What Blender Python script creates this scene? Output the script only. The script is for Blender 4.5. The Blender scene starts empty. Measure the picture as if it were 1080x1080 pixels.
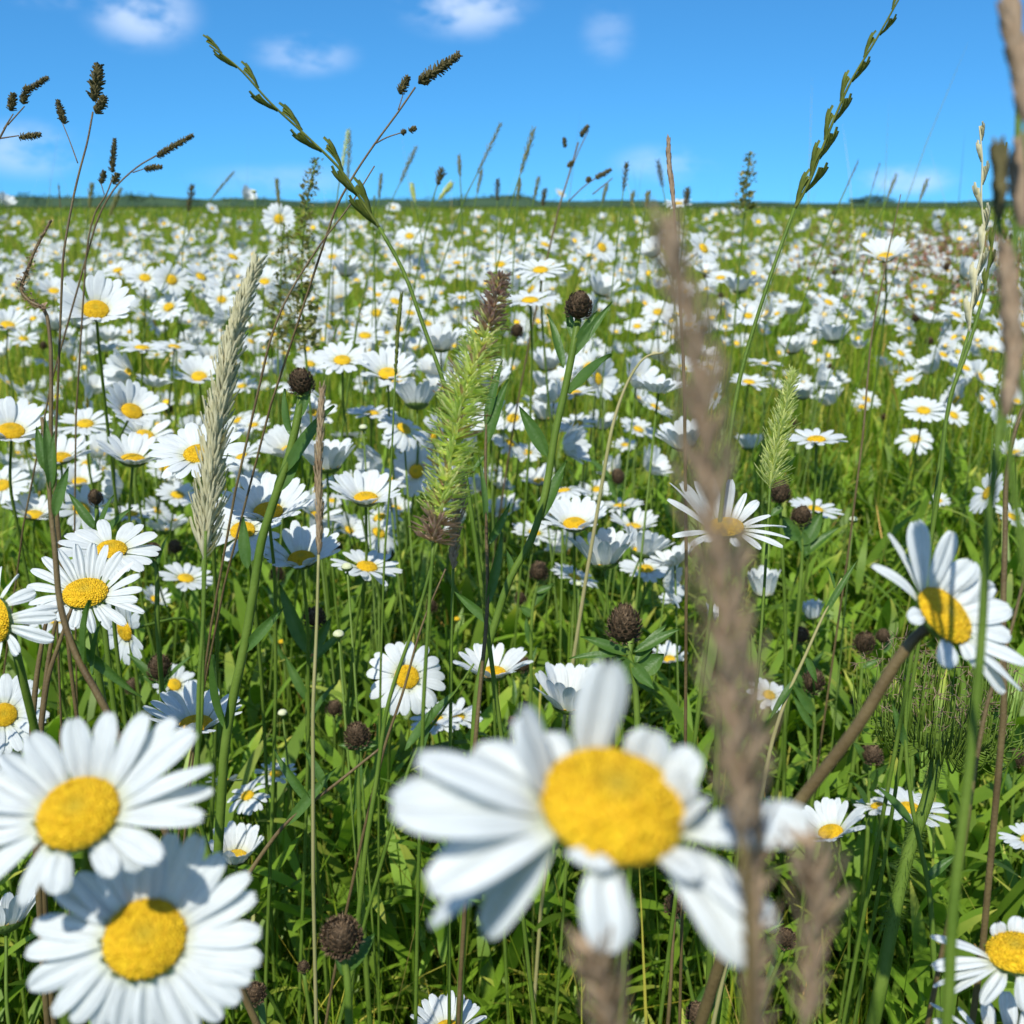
import bpy, math, random
import numpy as np
from mathutils import Vector, Matrix

random.seed(7); rng = np.random.default_rng(7)
R_ = math.radians
S = bpy.context.scene
COL = S.collection

# ------------------------------------------------------------------ camera
CH = 0.85                      # camera height above the soil
F = 1083.0                     # focal length in photo pixels (1080 px frame)
PITCH = math.atan((540 - 215) / F)
cam_d = bpy.data.cameras.new('camera'); cam = bpy.data.objects.new('camera', cam_d); COL.objects.link(cam)
cam.location = (0, 0, CH); cam.rotation_euler = (math.pi / 2 - PITCH, 0, 0)
cam_d.sensor_width = 36; cam_d.sensor_height = 36; cam_d.lens = 36 * F / 1080
cam_d.clip_start = 0.01; cam_d.clip_end = 5000
cam_d.dof.use_dof = True; cam_d.dof.focus_distance = 0.45; cam_d.dof.aperture_fstop = 18.5
S.camera = cam

# ------------------------------------------------------------------ sun and sky
SUN_EL, SUN_AZ = R_(54), R_(200)          # azimuth clockwise from +Y (view direction)
sdir = Vector((math.sin(SUN_AZ) * math.cos(SUN_EL), math.cos(SUN_AZ) * math.cos(SUN_EL), math.sin(SUN_EL)))
sl = bpy.data.lights.new('sun', 'SUN'); so = bpy.data.objects.new('sun', sl); COL.objects.link(so)
sl.energy = 4.3; sl.angle = R_(0.5); sl.color = (1.0, 0.965, 0.9)
so.rotation_euler = sdir.to_track_quat('Z', 'Y').to_euler(); so.location = (0, 0, 30)
S.view_settings.view_transform = 'Standard'; S.view_settings.look = 'None'
S.view_settings.exposure = 0.24; S.view_settings.gamma = 1.0
S.cycles.use_denoising = True
S.cycles.max_bounces = 8; S.cycles.transparent_max_bounces = 8; S.cycles.diffuse_bounces = 4
S.cycles.sample_clamp_indirect = 6

cp, sp = math.cos(PITCH), math.sin(PITCH)
RT = Vector((1, 0, 0)); FW = Vector((0, cp, -sp)); UP = Vector((0, sp, cp))
def ray(px, py): return FW + RT * ((px - 540) / F) + UP * ((540 - py) / F)
def P(px, py, d): return Vector((0, 0, CH)) + ray(px, py) * d
def proj(p):
    v = Vector(p) - Vector((0, 0, CH)); d = v.dot(FW)
    return (540 + F * v.dot(RT) / d, 540 - F * v.dot(UP) / d, d)

class NT:
    def __init__(s, tree): s.t = tree; s.n = tree.nodes; s.l = tree.links
    def new(s, typ, **kw):
        n = s.n.new(typ)
        for k, v in kw.items():
            if k.startswith('i_'):
                key = k[2:]; key = int(key) if key.isdigit() else key.replace('_', ' ')
                n.inputs[key].default_value = v
            else: setattr(n, k, v)
        return n
    def ln(s, a, b): s.l.new(a, b)

def build_world():
    w = bpy.data.worlds.new('World'); S.world = w; w.use_nodes = True
    g = NT(w.node_tree); g.n.clear()
    out = g.new('ShaderNodeOutputWorld'); bg = g.new('ShaderNodeBackground'); bg.inputs[1].default_value = 0.14
    tc = g.new('ShaderNodeTexCoord'); sky = g.new('ShaderNodeTexSky', sky_type='NISHITA', sun_disc=False)
    sky.sun_elevation = SUN_EL; sky.sun_rotation = SUN_AZ
    sky.air_density = 1.0; sky.dust_density = 0.15; sky.ozone_density = 3.0; sky.altitude = 100
    # the deep blue of the sky is sampled a little above the skyline
    sv = g.new('ShaderNodeVectorMath', operation='MULTIPLY_ADD'); sv.inputs[1].default_value = (1, 1, 1.1); sv.inputs[2].default_value = (0, 0, .13)
    sn = g.new('ShaderNodeVectorMath', operation='NORMALIZE'); g.ln(tc.outputs['Generated'], sv.inputs[0]); g.ln(sv.outputs[0], sn.inputs[0]); g.ln(sn.outputs[0], sky.inputs[0])
    hs = g.new('ShaderNodeHueSaturation'); hs.inputs['Saturation'].default_value = 1.0; hs.inputs['Value'].default_value = 1.0
    tint = g.new('ShaderNodeMix', data_type='RGBA', blend_type='MULTIPLY'); tint.inputs[0].default_value = 1.0
    tint.inputs[7].default_value = (.29, .76, 1.04, 1)
    sx = g.new('ShaderNodeSeparateXYZ'); g.ln(tc.outputs['Generated'], sx.inputs[0])
    fy = g.new('ShaderNodeMapRange', interpolation_type='SMOOTHSTEP'); fy.inputs[1].default_value = -.25; fy.inputs[2].default_value = .7; fy.inputs[3].default_value = .22
    g.ln(sx.outputs[1], fy.inputs[0]); g.ln(fy.outputs[0], tint.inputs[0])
    g.ln(sky.outputs[0], tint.inputs[6]); g.ln(tint.outputs[2], hs.inputs['Color'])
    # wispy clouds: soft puffs at fixed directions, broken up by noise
    nz = g.new('ShaderNodeTexNoise'); nz.inputs['Scale'].default_value = 15; nz.inputs['Detail'].default_value = 6; nz.inputs['Roughness'].default_value = .6
    mp = g.new('ShaderNodeMapping'); mp.inputs['Scale'].default_value = (1, 1, 2.2)
    g.ln(tc.outputs['Generated'], mp.inputs[0]); g.ln(mp.outputs[0], nz.inputs[0])
    acc = None
    for (px, py, rx, ry, k) in [(150, 12, 66, 42, .66), (322, 58, 66, 26, .42), (490, 4, 85, 40, .66), (641, 34, 36, 40, .2),
                                (28, 158, 75, 34, .45), (700, 172, 70, 26, .3), (955, 190, 60, 20, .5), (300, 190, 120, 22, .2), (60, -10, 90, 20, .4)]:
        d = ray(px, py).normalized()
        sub = g.new('ShaderNodeVectorMath', operation='SUBTRACT'); sub.inputs[1].default_value = d
        g.ln(tc.outputs['Generated'], sub.inputs[0])
        sc = g.new('ShaderNodeVectorMath', operation='MULTIPLY'); sc.inputs[1].default_value = (F / rx, F / rx, F / ry)
        ln = g.new('ShaderNodeVectorMath', operation='LENGTH')
        g.ln(sub.outputs[0], sc.inputs[0]); g.ln(sc.outputs[0], ln.inputs[0])
        mr = g.new('ShaderNodeMapRange', interpolation_type='SMOOTHERSTEP'); mr.inputs[1].default_value = 1.0; mr.inputs[2].default_value = 0.1
        mr.inputs[3].default_value = 0; mr.inputs[4].default_value = k
        g.ln(ln.outputs['Value'], mr.inputs[0])
        if acc is None: acc = mr.outputs[0]
        else:
            mx = g.new('ShaderNodeMath', operation='MAXIMUM'); g.ln(acc, mx.inputs[0]); g.ln(mr.outputs[0], mx.inputs[1]); acc = mx.outputs[0]
    nm = g.new('ShaderNodeMapRange', interpolation_type='SMOOTHSTEP'); nm.inputs[1].default_value = .34; nm.inputs[2].default_value = .62
    g.ln(nz.outputs[0], nm.inputs[0])
    ml = g.new('ShaderNodeMath', operation='MULTIPLY'); g.ln(acc, ml.inputs[0]); g.ln(nm.outputs[0], ml.inputs[1])
    mix = g.new('ShaderNodeMix', data_type='RGBA'); mix.inputs[7].default_value = (5.0, 5.9, 7.4, 1)
    g.ln(ml.outputs[0], mix.inputs[0]); g.ln(hs.outputs[0], mix.inputs[6])
    g.ln(mix.outputs[2], bg.inputs[0]); g.ln(bg.outputs[0], out.inputs[0])
build_world()

# ------------------------------------------------------------------ materials
def leafy(name, c1, c2, rough=.45, trans=.35, attr=False, scale=60, spec=.4, bump=0, tcol=None):
    m = bpy.data.materials.new(name); m.use_nodes = True; g = NT(m.node_tree); g.n.clear()
    out = g.new('ShaderNodeOutputMaterial'); pr = g.new('ShaderNodeBsdfPrincipled'); pr.inputs['Roughness'].default_value = rough
    pr.inputs['Specular IOR Level'].default_value = spec
    tr = g.new('ShaderNodeBsdfTranslucent'); ms = g.new('ShaderNodeMixShader'); ms.inputs[0].default_value = trans
    geo = g.new('ShaderNodeNewGeometry'); nz = g.new('ShaderNodeTexNoise'); nz.inputs['Scale'].default_value = scale; nz.inputs['Detail'].default_value = 4
    g.ln(geo.outputs['Position'], nz.inputs[0])
    mr = g.new('ShaderNodeMapRange'); mr.inputs[1].default_value = .3; mr.inputs[2].default_value = .7; g.ln(nz.outputs[0], mr.inputs[0])
    mx = g.new('ShaderNodeMix', data_type='RGBA'); mx.inputs[6].default_value = (*c1, 1); mx.inputs[7].default_value = (*c2, 1)
    g.ln(mr.outputs[0], mx.inputs[0]); col = mx.outputs[2]
    if attr:
        at = g.new('ShaderNodeAttribute', attribute_name='col')
        mm = g.new('ShaderNodeMix', data_type='RGBA', blend_type='MULTIPLY'); mm.inputs[0].default_value = 1
        g.ln(col, mm.inputs[6]); g.ln(at.outputs[0], mm.inputs[7]); col = mm.outputs[2]
    g.ln(col, pr.inputs['Base Color'])
    br = g.new('ShaderNodeMix', data_type='RGBA', blend_type='MULTIPLY'); br.inputs[0].default_value = 1; br.inputs[7].default_value = (*(tcol or (1.3, 1.35, .55)), 1)
    g.ln(col, br.inputs[6]); g.ln(br.outputs[2], tr.inputs[0])
    if bump:
        bp = g.new('ShaderNodeBump'); bp.inputs['Strength'].default_value = bump; bp.inputs['Distance'].default_value = .0006
        n2 = g.new('ShaderNodeTexNoise'); n2.inputs['Scale'].default_value = 900; n2.inputs['Detail'].default_value = 3
        g.ln(geo.outputs['Position'], n2.inputs[0]); g.ln(n2.outputs[0], bp.inputs['Height']); g.ln(bp.outputs[0], pr.inputs['Normal'])
    g.ln(pr.outputs[0], ms.inputs[1]); g.ln(tr.outputs[0], ms.inputs[2]); g.ln(ms.outputs[0], out.inputs[0])
    return m

M = {}
M['grass'] = leafy('grass_blade', (.135, .25, .018), (.23, .37, .028), trans=.5, attr=True, scale=14, spec=.3)
M['herb'] = leafy('herb_leaf', (.13, .24, .018), (.21, .335, .028), trans=.38, attr=True, scale=40, spec=.32)
M['leaf'] = leafy('knapweed_leaf', (.06, .14, .02), (.10, .19, .035), trans=.3, scale=120, spec=.45, bump=.4)
M['stem'] = leafy('green_stem', (.085, .15, .016), (.14, .21, .03), trans=.08, scale=80, spec=.2, bump=.3)
M['brown_stem'] = leafy('brown_stem', (.105, .070, .030), (.17, .125, .05), trans=.03, scale=90, spec=.3, bump=.5)
M['straw_stem'] = leafy('straw_stem', (.38, .33, .15), (.30, .30, .10), trans=.08, scale=50, spec=.3)
M['petal'] = leafy('white_petal', (.70, .735, .71), (.755, .79, .765), rough=.55, trans=.22, scale=300, spec=.25, tcol=(1.0, 1.0, .97), bump=.12)
M['calyx'] = leafy('calyx', (.09, .16, .03), (.14, .2, .05), trans=.05, scale=300, spec=.3, bump=.5)
M['bud'] = leafy('bud', (.5, .55, .3), (.7, .7, .45), trans=.1, scale=300, spec=.3)
M['pale_husk'] = leafy('pale_husk', (.55, .52, .30), (.72, .68, .45), rough=.6, trans=.25, scale=250, spec=.25, tcol=(1, 1, .8))
M['green_husk'] = leafy('green_husk', (.56, .66, .17), (.9, .88, .42), rough=.6, trans=.42, attr=True, scale=350, spec=.25, tcol=(1, 1, .7))
M['brown_husk'] = leafy('brown_husk', (.38, .27, .165), (.52, .39, .26), rough=.7, trans=.35, scale=300, spec=.2, tcol=(1, .95, .8))
M['dark_husk'] = leafy('dark_husk', (.10, .09, .035), (.18, .15, .06), rough=.7, trans=.15, scale=400, spec=.2, tcol=(1, .95, .7))
M['dock_husk'] = leafy('dock_husk', (.17, .20, .055), (.32, .28, .11), rough=.6, trans=.3, scale=120, spec=.25)
M['straw_husk'] = leafy('straw_husk', (.32, .22, .13), (.50, .40, .24), rough=.6, trans=.3, scale=200, spec=.2)
M['rye'] = leafy('rye_husk', (.10, .14, .022), (.19, .22, .045), rough=.65, trans=.3, scale=200, spec=.15)
M['sorrel'] = leafy('sorrel', (.22, .09, .055), (.34, .18, .11), rough=.7, trans=.2, scale=200, spec=.2)
M['scale'] = leafy('bract_scale', (.035, .024, .014), (.13, .085, .045), rough=.75, trans=.05, scale=900, spec=.2, bump=.6, tcol=(1, .9, .7))
M['fringe'] = leafy('bract_fringe', (.22, .15, .085), (.36, .25, .15), rough=.8, trans=.2, scale=500, spec=.1, tcol=(1, .9, .7))

def disc_mat():
    m = bpy.data.materials.new('yellow_disc'); m.use_nodes = True; g = NT(m.node_tree); g.n.clear()
    out = g.new('ShaderNodeOutputMaterial'); pr = g.new('ShaderNodeBsdfPrincipled'); pr.inputs['Roughness'].default_value = .6
    pr.inputs['Specular IOR Level'].default_value = .25
    tc = g.new('ShaderNodeTexCoord'); v = g.new('ShaderNodeTexVoronoi'); v.inputs['Scale'].default_value = 75
    n = g.new('ShaderNodeTexNoise'); n.inputs['Scale'].default_value = 34; n.inputs['Detail'].default_value = 3
    g.ln(tc.outputs['Object'], v.inputs['Vector']); g.ln(tc.outputs['Object'], n.inputs['Vector'])
    mx = g.new('ShaderNodeMix', data_type='RGBA'); mx.inputs[6].default_value = (.74, .43, .012, 1); mx.inputs[7].default_value = (.84, .55, .016, 1)
    mr = g.new('ShaderNodeMapRange'); mr.inputs[1].default_value = .35; mr.inputs[2].default_value = .65
    g.ln(n.outputs[0], mr.inputs[0]); g.ln(mr.outputs[0], mx.inputs[0])
    # the young florets in the middle of the disc are duller and greener
    ln = g.new('ShaderNodeVectorMath', operation='MULTIPLY'); ln.inputs[1].default_value = (1, 1, 0)
    le = g.new('ShaderNodeVectorMath', operation='LENGTH'); g.ln(tc.outputs['Object'], ln.inputs[0]); g.ln(ln.outputs[0], le.inputs[0])
    m2 = g.new('ShaderNodeMapRange'); m2.inputs[1].default_value = .075; m2.inputs[2].default_value = .01; m2.inputs[3].default_value = 0; m2.inputs[4].default_value = .7
    g.ln(le.outputs['Value'], m2.inputs[0])
    mg = g.new('ShaderNodeMix', data_type='RGBA'); mg.inputs[7].default_value = (.42, .30, .02, 1)
    g.ln(m2.outputs[0], mg.inputs[0]); g.ln(mx.outputs[2], mg.inputs[6]); g.ln(mg.outputs[2], pr.inputs['Base Color'])
    bp = g.new('ShaderNodeBump'); bp.inputs['Strength'].default_value = .5; bp.inputs['Distance'].default_value = .008; bp.invert = True
    g.ln(v.outputs['Distance'], bp.inputs['Height']); g.ln(bp.outputs[0], pr.inputs['Normal'])
    g.ln(pr.outputs[0], out.inputs[0]); return m
M['disc'] = disc_mat()

def petal_mat():
    m = M['petal']; g = NT(m.node_tree); pr = [n for n in g.n if n.type == 'BSDF_PRINCIPLED'][0]
    at = g.new('ShaderNodeAttribute', attribute_name='col'); sx = g.new('ShaderNodeSeparateXYZ'); g.ln(at.outputs['Vector'], sx.inputs[0])
    cb = g.new('ShaderNodeCombineXYZ'); mu = g.new('ShaderNodeMath', operation='MULTIPLY'); mu.inputs[1].default_value = 16; g.ln(sx.outputs[0], mu.inputs[0])
    mv = g.new('ShaderNodeMath', operation='MULTIPLY'); mv.inputs[1].default_value = 1.6; g.ln(sx.outputs[1], mv.inputs[0])
    mz = g.new('ShaderNodeMath', operation='MULTIPLY'); mz.inputs[1].default_value = 30; g.ln(sx.outputs[2], mz.inputs[0])
    g.ln(mu.outputs[0], cb.inputs[0]); g.ln(mv.outputs[0], cb.inputs[1]); g.ln(mz.outputs[0], cb.inputs[2])
    nz = g.new('ShaderNodeTexNoise'); nz.inputs['Scale'].default_value = 1.0; nz.inputs['Detail'].default_value = 3; g.ln(cb.outputs[0], nz.inputs[0])
    bp = g.new('ShaderNodeBump'); bp.inputs['Strength'].default_value = .55; bp.inputs['Distance'].default_value = .0009; g.ln(nz.outputs[0], bp.inputs['Height']); g.ln(bp.outputs[0], pr.inputs['Normal'])
    # veins slightly greyer, foot of the petal slightly green-yellow
    old = pr.inputs['Base Color'].links[0].from_socket
    vr = g.new('ShaderNodeMapRange'); vr.inputs[1].default_value = .35; vr.inputs[2].default_value = .6; vr.inputs[3].default_value = .86; vr.inputs[4].default_value = 1.03; g.ln(nz.outputs[0], vr.inputs[0])
    vm = g.new('ShaderNodeMix', data_type='RGBA', blend_type='MULTIPLY'); vm.inputs[0].default_value = 1; g.ln(old, vm.inputs[6]); g.ln(vr.outputs[0], vm.inputs[7])
    fr = g.new('ShaderNodeMapRange', interpolation_type='SMOOTHSTEP'); fr.inputs[1].default_value = .22; fr.inputs[2].default_value = .0; fr.inputs[4].default_value = .55; g.ln(sx.outputs[1], fr.inputs[0])
    fm = g.new('ShaderNodeMix', data_type='RGBA'); fm.inputs[7].default_value = (.62, .64, .30, 1); g.ln(fr.outputs[0], fm.inputs[0]); g.ln(vm.outputs[2], fm.inputs[6]); g.ln(fm.outputs[2], pr.inputs['Base Color'])
petal_mat()

def plain(name, c1, c2, scale, rough=.9):
    m = bpy.data.materials.new(name); m.use_nodes = True; g = NT(m.node_tree)
    pr = g.n['Principled BSDF']; pr.inputs['Roughness'].default_value = rough; pr.inputs['Specular IOR Level'].default_value = 0
    geo = g.new('ShaderNodeNewGeometry'); nz = g.new('ShaderNodeTexNoise'); nz.inputs['Scale'].default_value = scale; nz.inputs['Detail'].default_value = 8
    g.ln(geo.outputs['Position'], nz.inputs[0]); mr = g.new('ShaderNodeMapRange'); mr.inputs[1].default_value = .35; mr.inputs[2].default_value = .65
    g.ln(nz.outputs[0], mr.inputs[0])
    mx = g.new('ShaderNodeMix', data_type='RGBA'); mx.inputs[6].default_value = (*c1, 1); mx.inputs[7].default_value = (*c2, 1)
    g.ln(mr.outputs[0], mx.inputs[0]); g.ln(mx.outputs[2], pr.inputs['Base Color']); return m
M['soil'] = plain('meadow_soil', (.03, .05, .014), (.06, .085, .02), 3)
M['woods'] = plain('woods', (.04, .075, .045), (.06, .10, .055), .12)
M['bark'] = plain('bark', (.08, .06, .04), (.12, .09, .06), 5)

# ------------------------------------------------------------------ mesh helpers
class MB:
    """collects polygons for ONE mesh object"""
    def __init__(s): s.v = []; s.f = []; s.m = []; s.c = []
    def add(s, vs, fs, mi=0, col=(1, 1, 1), cols=None):
        o = len(s.v); s.v.extend([tuple(x) for x in vs]); s.f.extend([tuple(i + o for i in f) for f in fs]); s.m.extend([mi] * len(fs))
        s.c.extend(cols if cols else [(*col, 1.0)] * len(vs))
    def mesh(s, name, mats):
        me = bpy.data.meshes.new(name); me.from_pydata(s.v, [], s.f)
        for m in (mats if isinstance(mats, (list, tuple)) else [mats]): me.materials.append(m)
        me.polygons.foreach_set('material_index', s.m); me.polygons.foreach_set('use_smooth', [True] * len(s.f))
        if any(c[:3] != (1, 1, 1) for c in s.c[:400]) or True:
            a = me.color_attributes.new('col', 'FLOAT_COLOR', 'POINT'); a.data.foreach_set('color', np.array(s.c, dtype=np.float32).ravel())
        me.update(); return me

def link(name, data, parent=None, mat=None):
    o = bpy.data.objects.new(name, data); COL.objects.link(o)
    if parent is not None: o.parent = parent
    if mat is not None: o.matrix_local = mat
    return o
def tag(o, label=None, cat=None, group=None, kind=None):
    if label: o['label'] = label
    if cat: o['category'] = cat
    if group: o['group'] = group
    if kind: o['kind'] = kind
    return o
def thing(name, loc, label, cat, group=None):
    return tag_loc(tag(bpy.data.objects.new(name, None), label, cat, group), loc)
def tag_loc(o, loc):
    COL.objects.link(o); o.location = loc; o.empty_display_size = .02; return o

def frame(n, ref=Vector((0, 0, 1))):
    n = n.normalized(); x = ref.cross(n)
    if x.length < 1e-4: x = Vector((1, 0, 0)).cross(n)
    x.normalize(); return x, n.cross(x), n

def bez(p, n):
    """Catmull-Rom through points"""
    p = [Vector(q) for q in p]
    if len(p) == 2: return [p[0].lerp(p[1], i / n) for i in range(n + 1)]
    q = [p[0] * 2 - p[1]] + p + [p[-1] * 2 - p[-2]]; out = []
    k = len(p) - 1; per = max(3, n // k)
    for s in range(k):
        a, b, c, d = q[s:s + 4]; L = (c - b).length
        t0 = ((b - a).normalized() + (c - b).normalized()).normalized() * L; t1 = ((c - b).normalized() + (d - c).normalized()).normalized() * L
        for i in range(per):
            t = i / per; t2 = t * t; t3 = t2 * t
            out.append(b * (2 * t3 - 3 * t2 + 1) + t0 * (t3 - 2 * t2 + t) + c * (3 * t2 - 2 * t3) + t1 * (t3 - t2))
    out.append(p[-1]); return out

def tube(mb, pts, r0, r1=None, k=6, mi=0, off=None, col=(1, 1, 1)):
    r1 = r0 if r1 is None else r1; n = len(pts); vs = []; fs = []
    x = None
    for i, p in enumerate(pts):
        t = (pts[min(i + 1, n - 1)] - pts[max(i - 1, 0)]).normalized()
        if x is None: x = frame(t)[0]
        x = (x - t * x.dot(t)).normalized(); y = t.cross(x); r = r0 + (r1 - r0) * i / max(1, n - 1)
        for j in range(k):
            a = 2 * math.pi * j / k; q = p + (x * math.cos(a) + y * math.sin(a)) * r
            vs.append(q - off if off else q)
    for i in range(n - 1):
        for j in range(k):
            fs.append((i * k + j, i * k + (j + 1) % k, (i + 1) * k + (j + 1) % k, (i + 1) * k + j))
    fs.append(tuple(range(k))[::-1]); fs.append(tuple((n - 1) * k + j for j in range(k)))
    mb.add(vs, fs, mi, col)

def blade(mb, base, tip, nrm, w, arch=.12, nl=8, nw=2, kind='petal', groove=0., mi=0, col=(1, 1, 1), fold=0., rnd=None, roll=0.):
    """curved petal or leaf from base to tip; nrm is its upper side"""
    base = Vector(base); tip = Vector(tip); L = (tip - base).length
    ctl = (base + tip) / 2 + nrm * arch * L; vs = []; fs = []
    rd = rnd or random
    notch = rd.uniform(.3, 1.0); ph = rd.uniform(-.4, .4); wob = rd.uniform(-.06, .06)
    prev = None
    for i in range(nl + 1):
        t = i / nl
        if kind == 'petal': t = 1 - (1 - t) ** 1.35
        p = base * (1 - t) ** 2 + ctl * 2 * t * (1 - t) + tip * t * t
        tg = ((ctl - base) * (1 - t) + (tip - ctl) * t).normalized()
        sd = tg.cross(nrm)
        if sd.length < 1e-3: sd = prev or Vector((1, 0, 0))
        sd.normalize(); prev = sd; un = sd.cross(tg)
        if roll:
            c, s_ = math.cos(roll * t), math.sin(roll * t); sd, un = sd * c + un * s_, un * c - sd * s_
        if kind == 'petal':
            pw = (.42 + .62 * math.sin(min(1, t / .62) * math.pi / 2)) if t < .62 else 1.04 * max(0.0, 1 - ((t - .62) / .40) ** 2.6) ** .62
            if i == nl: pw = .30
        elif kind == 'leaf': pw = max(.03, math.sin(math.pi * min(1, t ** .75)) ** .85) if t < .999 else .02
        elif kind == 'husk': pw = max(.05, math.sin(math.pi * min(1, .12 + .88 * t ** .8)) ** .8) if t < .999 else .03
        else: pw = max(.02, 1 - t ** 2)
        for j in range(nw + 1):
            u = j / nw * 2 - 1
            z = -groove * w * math.cos(u * math.pi * 2.0) * .5 * min(1, t * 3) * (1 - t * .4) + fold * w * (abs(u) - .5)
            q = p + sd * (u * pw * w / 2 + wob * w * math.sin(t * 5)) + un * z
            if kind == 'petal' and i == nl: q -= tg * L * .022 * notch * (1 - math.cos(u * math.pi * 2 + ph)) * (1 if nw > 3 else .4)
            vs.append(q)
    for i in range(nl):
        for j in range(nw):
            a = i * (nw + 1) + j; fs.append((a, a + 1, a + nw + 2, a + nw + 1))
    cl = [((j / nw), i / nl, ph + .5, 1.0) for i in range(nl + 1) for j in range(nw + 1)] if kind == 'petal' else None
    mb.add(vs, fs, mi, col, cl)

def dome(mb, rad, h, rings=6, k=16, mi=0, dimple=.1, z0=0):
    vs = []; fs = []
    for i in range(rings + 1):
        t = i / rings; r = rad * math.sin(t * math.pi / 2) if i < rings else rad
        z = h * math.cos(t * math.pi / 2) - dimple * h * math.exp(-(r / (rad * .35)) ** 2)
        for j in range(k): a = 2 * math.pi * j / k; vs.append((r * math.cos(a) + (1e-5 * math.cos(a) if i == 0 else 0), r * math.sin(a) + (1e-5 * math.sin(a) if i == 0 else 0), z + z0))
    for i in range(rings):
        for j in range(k): fs.append((i * k + j, (i + 1) * k + j, (i + 1) * k + (j + 1) % k, i * k + (j + 1) % k))
    fs.append(tuple(range(k)))
    mb.add(vs, fs, mi)

def disc_mesh(fine, rad, h):
    mb = MB(); dome(mb, rad, h, 8 if fine else 4, 24 if fine else 10)
    if fine:
        N = 330
        oct_ = [(1, 0, 0), (0, 1, 0), (-1, 0, 0), (0, -1, 0), (0, 0, 1)]
        d2 = [((a[0] + b[0]) * .7, (a[1] + b[1]) * .7, 0) for a, b in zip(oct_[:4], oct_[1:4] + oct_[:1])]
        for i in range(N):
            t = math.sqrt((i + .5) / N); a = i * 2.39996
            if t < .12: continue
            r = rad * t * .985; tt = math.asin(min(1, r / rad)) / (math.pi / 2)
            z = h * math.cos(tt * math.pi / 2) - .1 * h * math.exp(-(r / (rad * .35)) ** 2)
            s = rad * .052 * (.75 + .45 * t) * random.uniform(.85, 1.2)
            n = Vector((math.cos(a) * t, math.sin(a) * t, max(.35, h / rad * 1.5))).normalized(); x, y, n = frame(n)
            c = Vector((r * math.cos(a), r * math.sin(a), z))
            ring = [c + (x * math.cos(q) + y * math.sin(q)) * s - n * s * .2 for q in [k * math.pi / 3 for k in range(6)]]
            ring2 = [c + (x * math.cos(q) + y * math.sin(q)) * s * .7 + n * s * .5 for q in [k * math.pi / 3 for k in range(6)]]
            mb.add(ring + ring2 + [c + n * s * (.5 if t > .6 else .8)], [(k, (k + 1) % 6, 6 + (k + 1) % 6, 6 + k) for k in range(6)] + [(6 + k, 6 + (k + 1) % 6, 12) for k in range(6)])
    return mb.mesh('disc', M['disc'])

def calyx_mesh(rad):
    mb = MB(); vs = []; fs = []; prof = [(.16, -.52), (.3, -.5), (.72, -.36), (1.0, -.12), (1.02, .0)]; k = 14
    for (r, z) in prof:
        for j in range(k): a = 2 * math.pi * j / k; vs.append((rad * r * math.cos(a), rad * r * math.sin(a), rad * z))
    for i in range(len(prof) - 1):
        for j in range(k): fs.append((i * k + j, i * k + (j + 1) % k, (i + 1) * k + (j + 1) % k, (i + 1) * k + j))
    fs.append(tuple(range(k))[::-1]); mb.add(vs, fs)
    for row, (r, z, l) in enumerate([(.55, -.44, .5), (.85, -.28, .45)]):
        for j in range(14):
            a = 2 * math.pi * (j + row * .5) / 14; d = Vector((math.cos(a), math.sin(a), 0))
            b = d * rad * r + Vector((0, 0, rad * z)); t = d * rad * min(1.12, r + l * .6) + Vector((0, 0, rad * (z + l * .75)))
            blade(mb, b, t, d - Vector((0, 0, .6)), rad * .26, .1, 3, 1, 'leaf')
    return mb.mesh('calyx', M['calyx'])

# daisy head meshes in units: total diameter 1, face along +Z
RD = .165
def petal_set(cup, n, nl, nw, seed, curl=0., gaps=0, ragged=.12):
    rd = random.Random(seed); mb = MB()
    for i in range(n):
        if i < gaps: continue
        a = 2 * math.pi * (i + rd.uniform(-.25, .25)) / n
        d = Vector((math.cos(a), math.sin(a), 0)); e = cup + rd.uniform(-ragged, ragged) * 1.3 + (.10 if i % 2 else 0)
        L = (.5 - RD * .85) * rd.uniform(.86, 1.08); L3 = Vector((0, 0, 1))
        b = d * RD * .88 + L3 * (-.01 + (.012 if i % 2 else 0))
        t = b + (d * math.cos(e) + L3 * math.sin(e)) * L + Vector((-d.y, d.x, 0)) * rd.uniform(-.03, .03)
        blade(mb, b, t, L3 * math.cos(e) - d * math.sin(e), rd.uniform(.105, .140) * (22 / n) ** .6, rd.uniform(.02, .14) + curl, nl, nw, 'petal', .10 if nw > 3 else .16, rnd=rd)
    return mb
PM = {}
def petals_mesh(kind, lod, var):
    key = (kind, lod, var)
    if key not in PM:
        cup = {'flat': .05, 'cup': .55, 'bowl': .95, 'droop': -.35, 'closed': 1.25}[kind]
        n = [24, 21, 19][var % 3]; nl, nw = {2: (10, 6), 1: (6, 4), 0: (4, 2)}[lod]
        PM[key] = petal_set(cup, n, nl, nw, hash(kind) % 7 * 0 + sum(map(ord, kind)) + var * 31 + lod, curl=.16 if kind == 'droop' else 0, gaps=[0, 1, 0, 2][var % 4]).mesh('petals', M['petal'])
    return PM[key]
DM = {1: disc_mesh(True, RD, RD * .42), 0: disc_mesh(False, RD, RD * .42)}
CM = calyx_mesh(RD)

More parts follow.
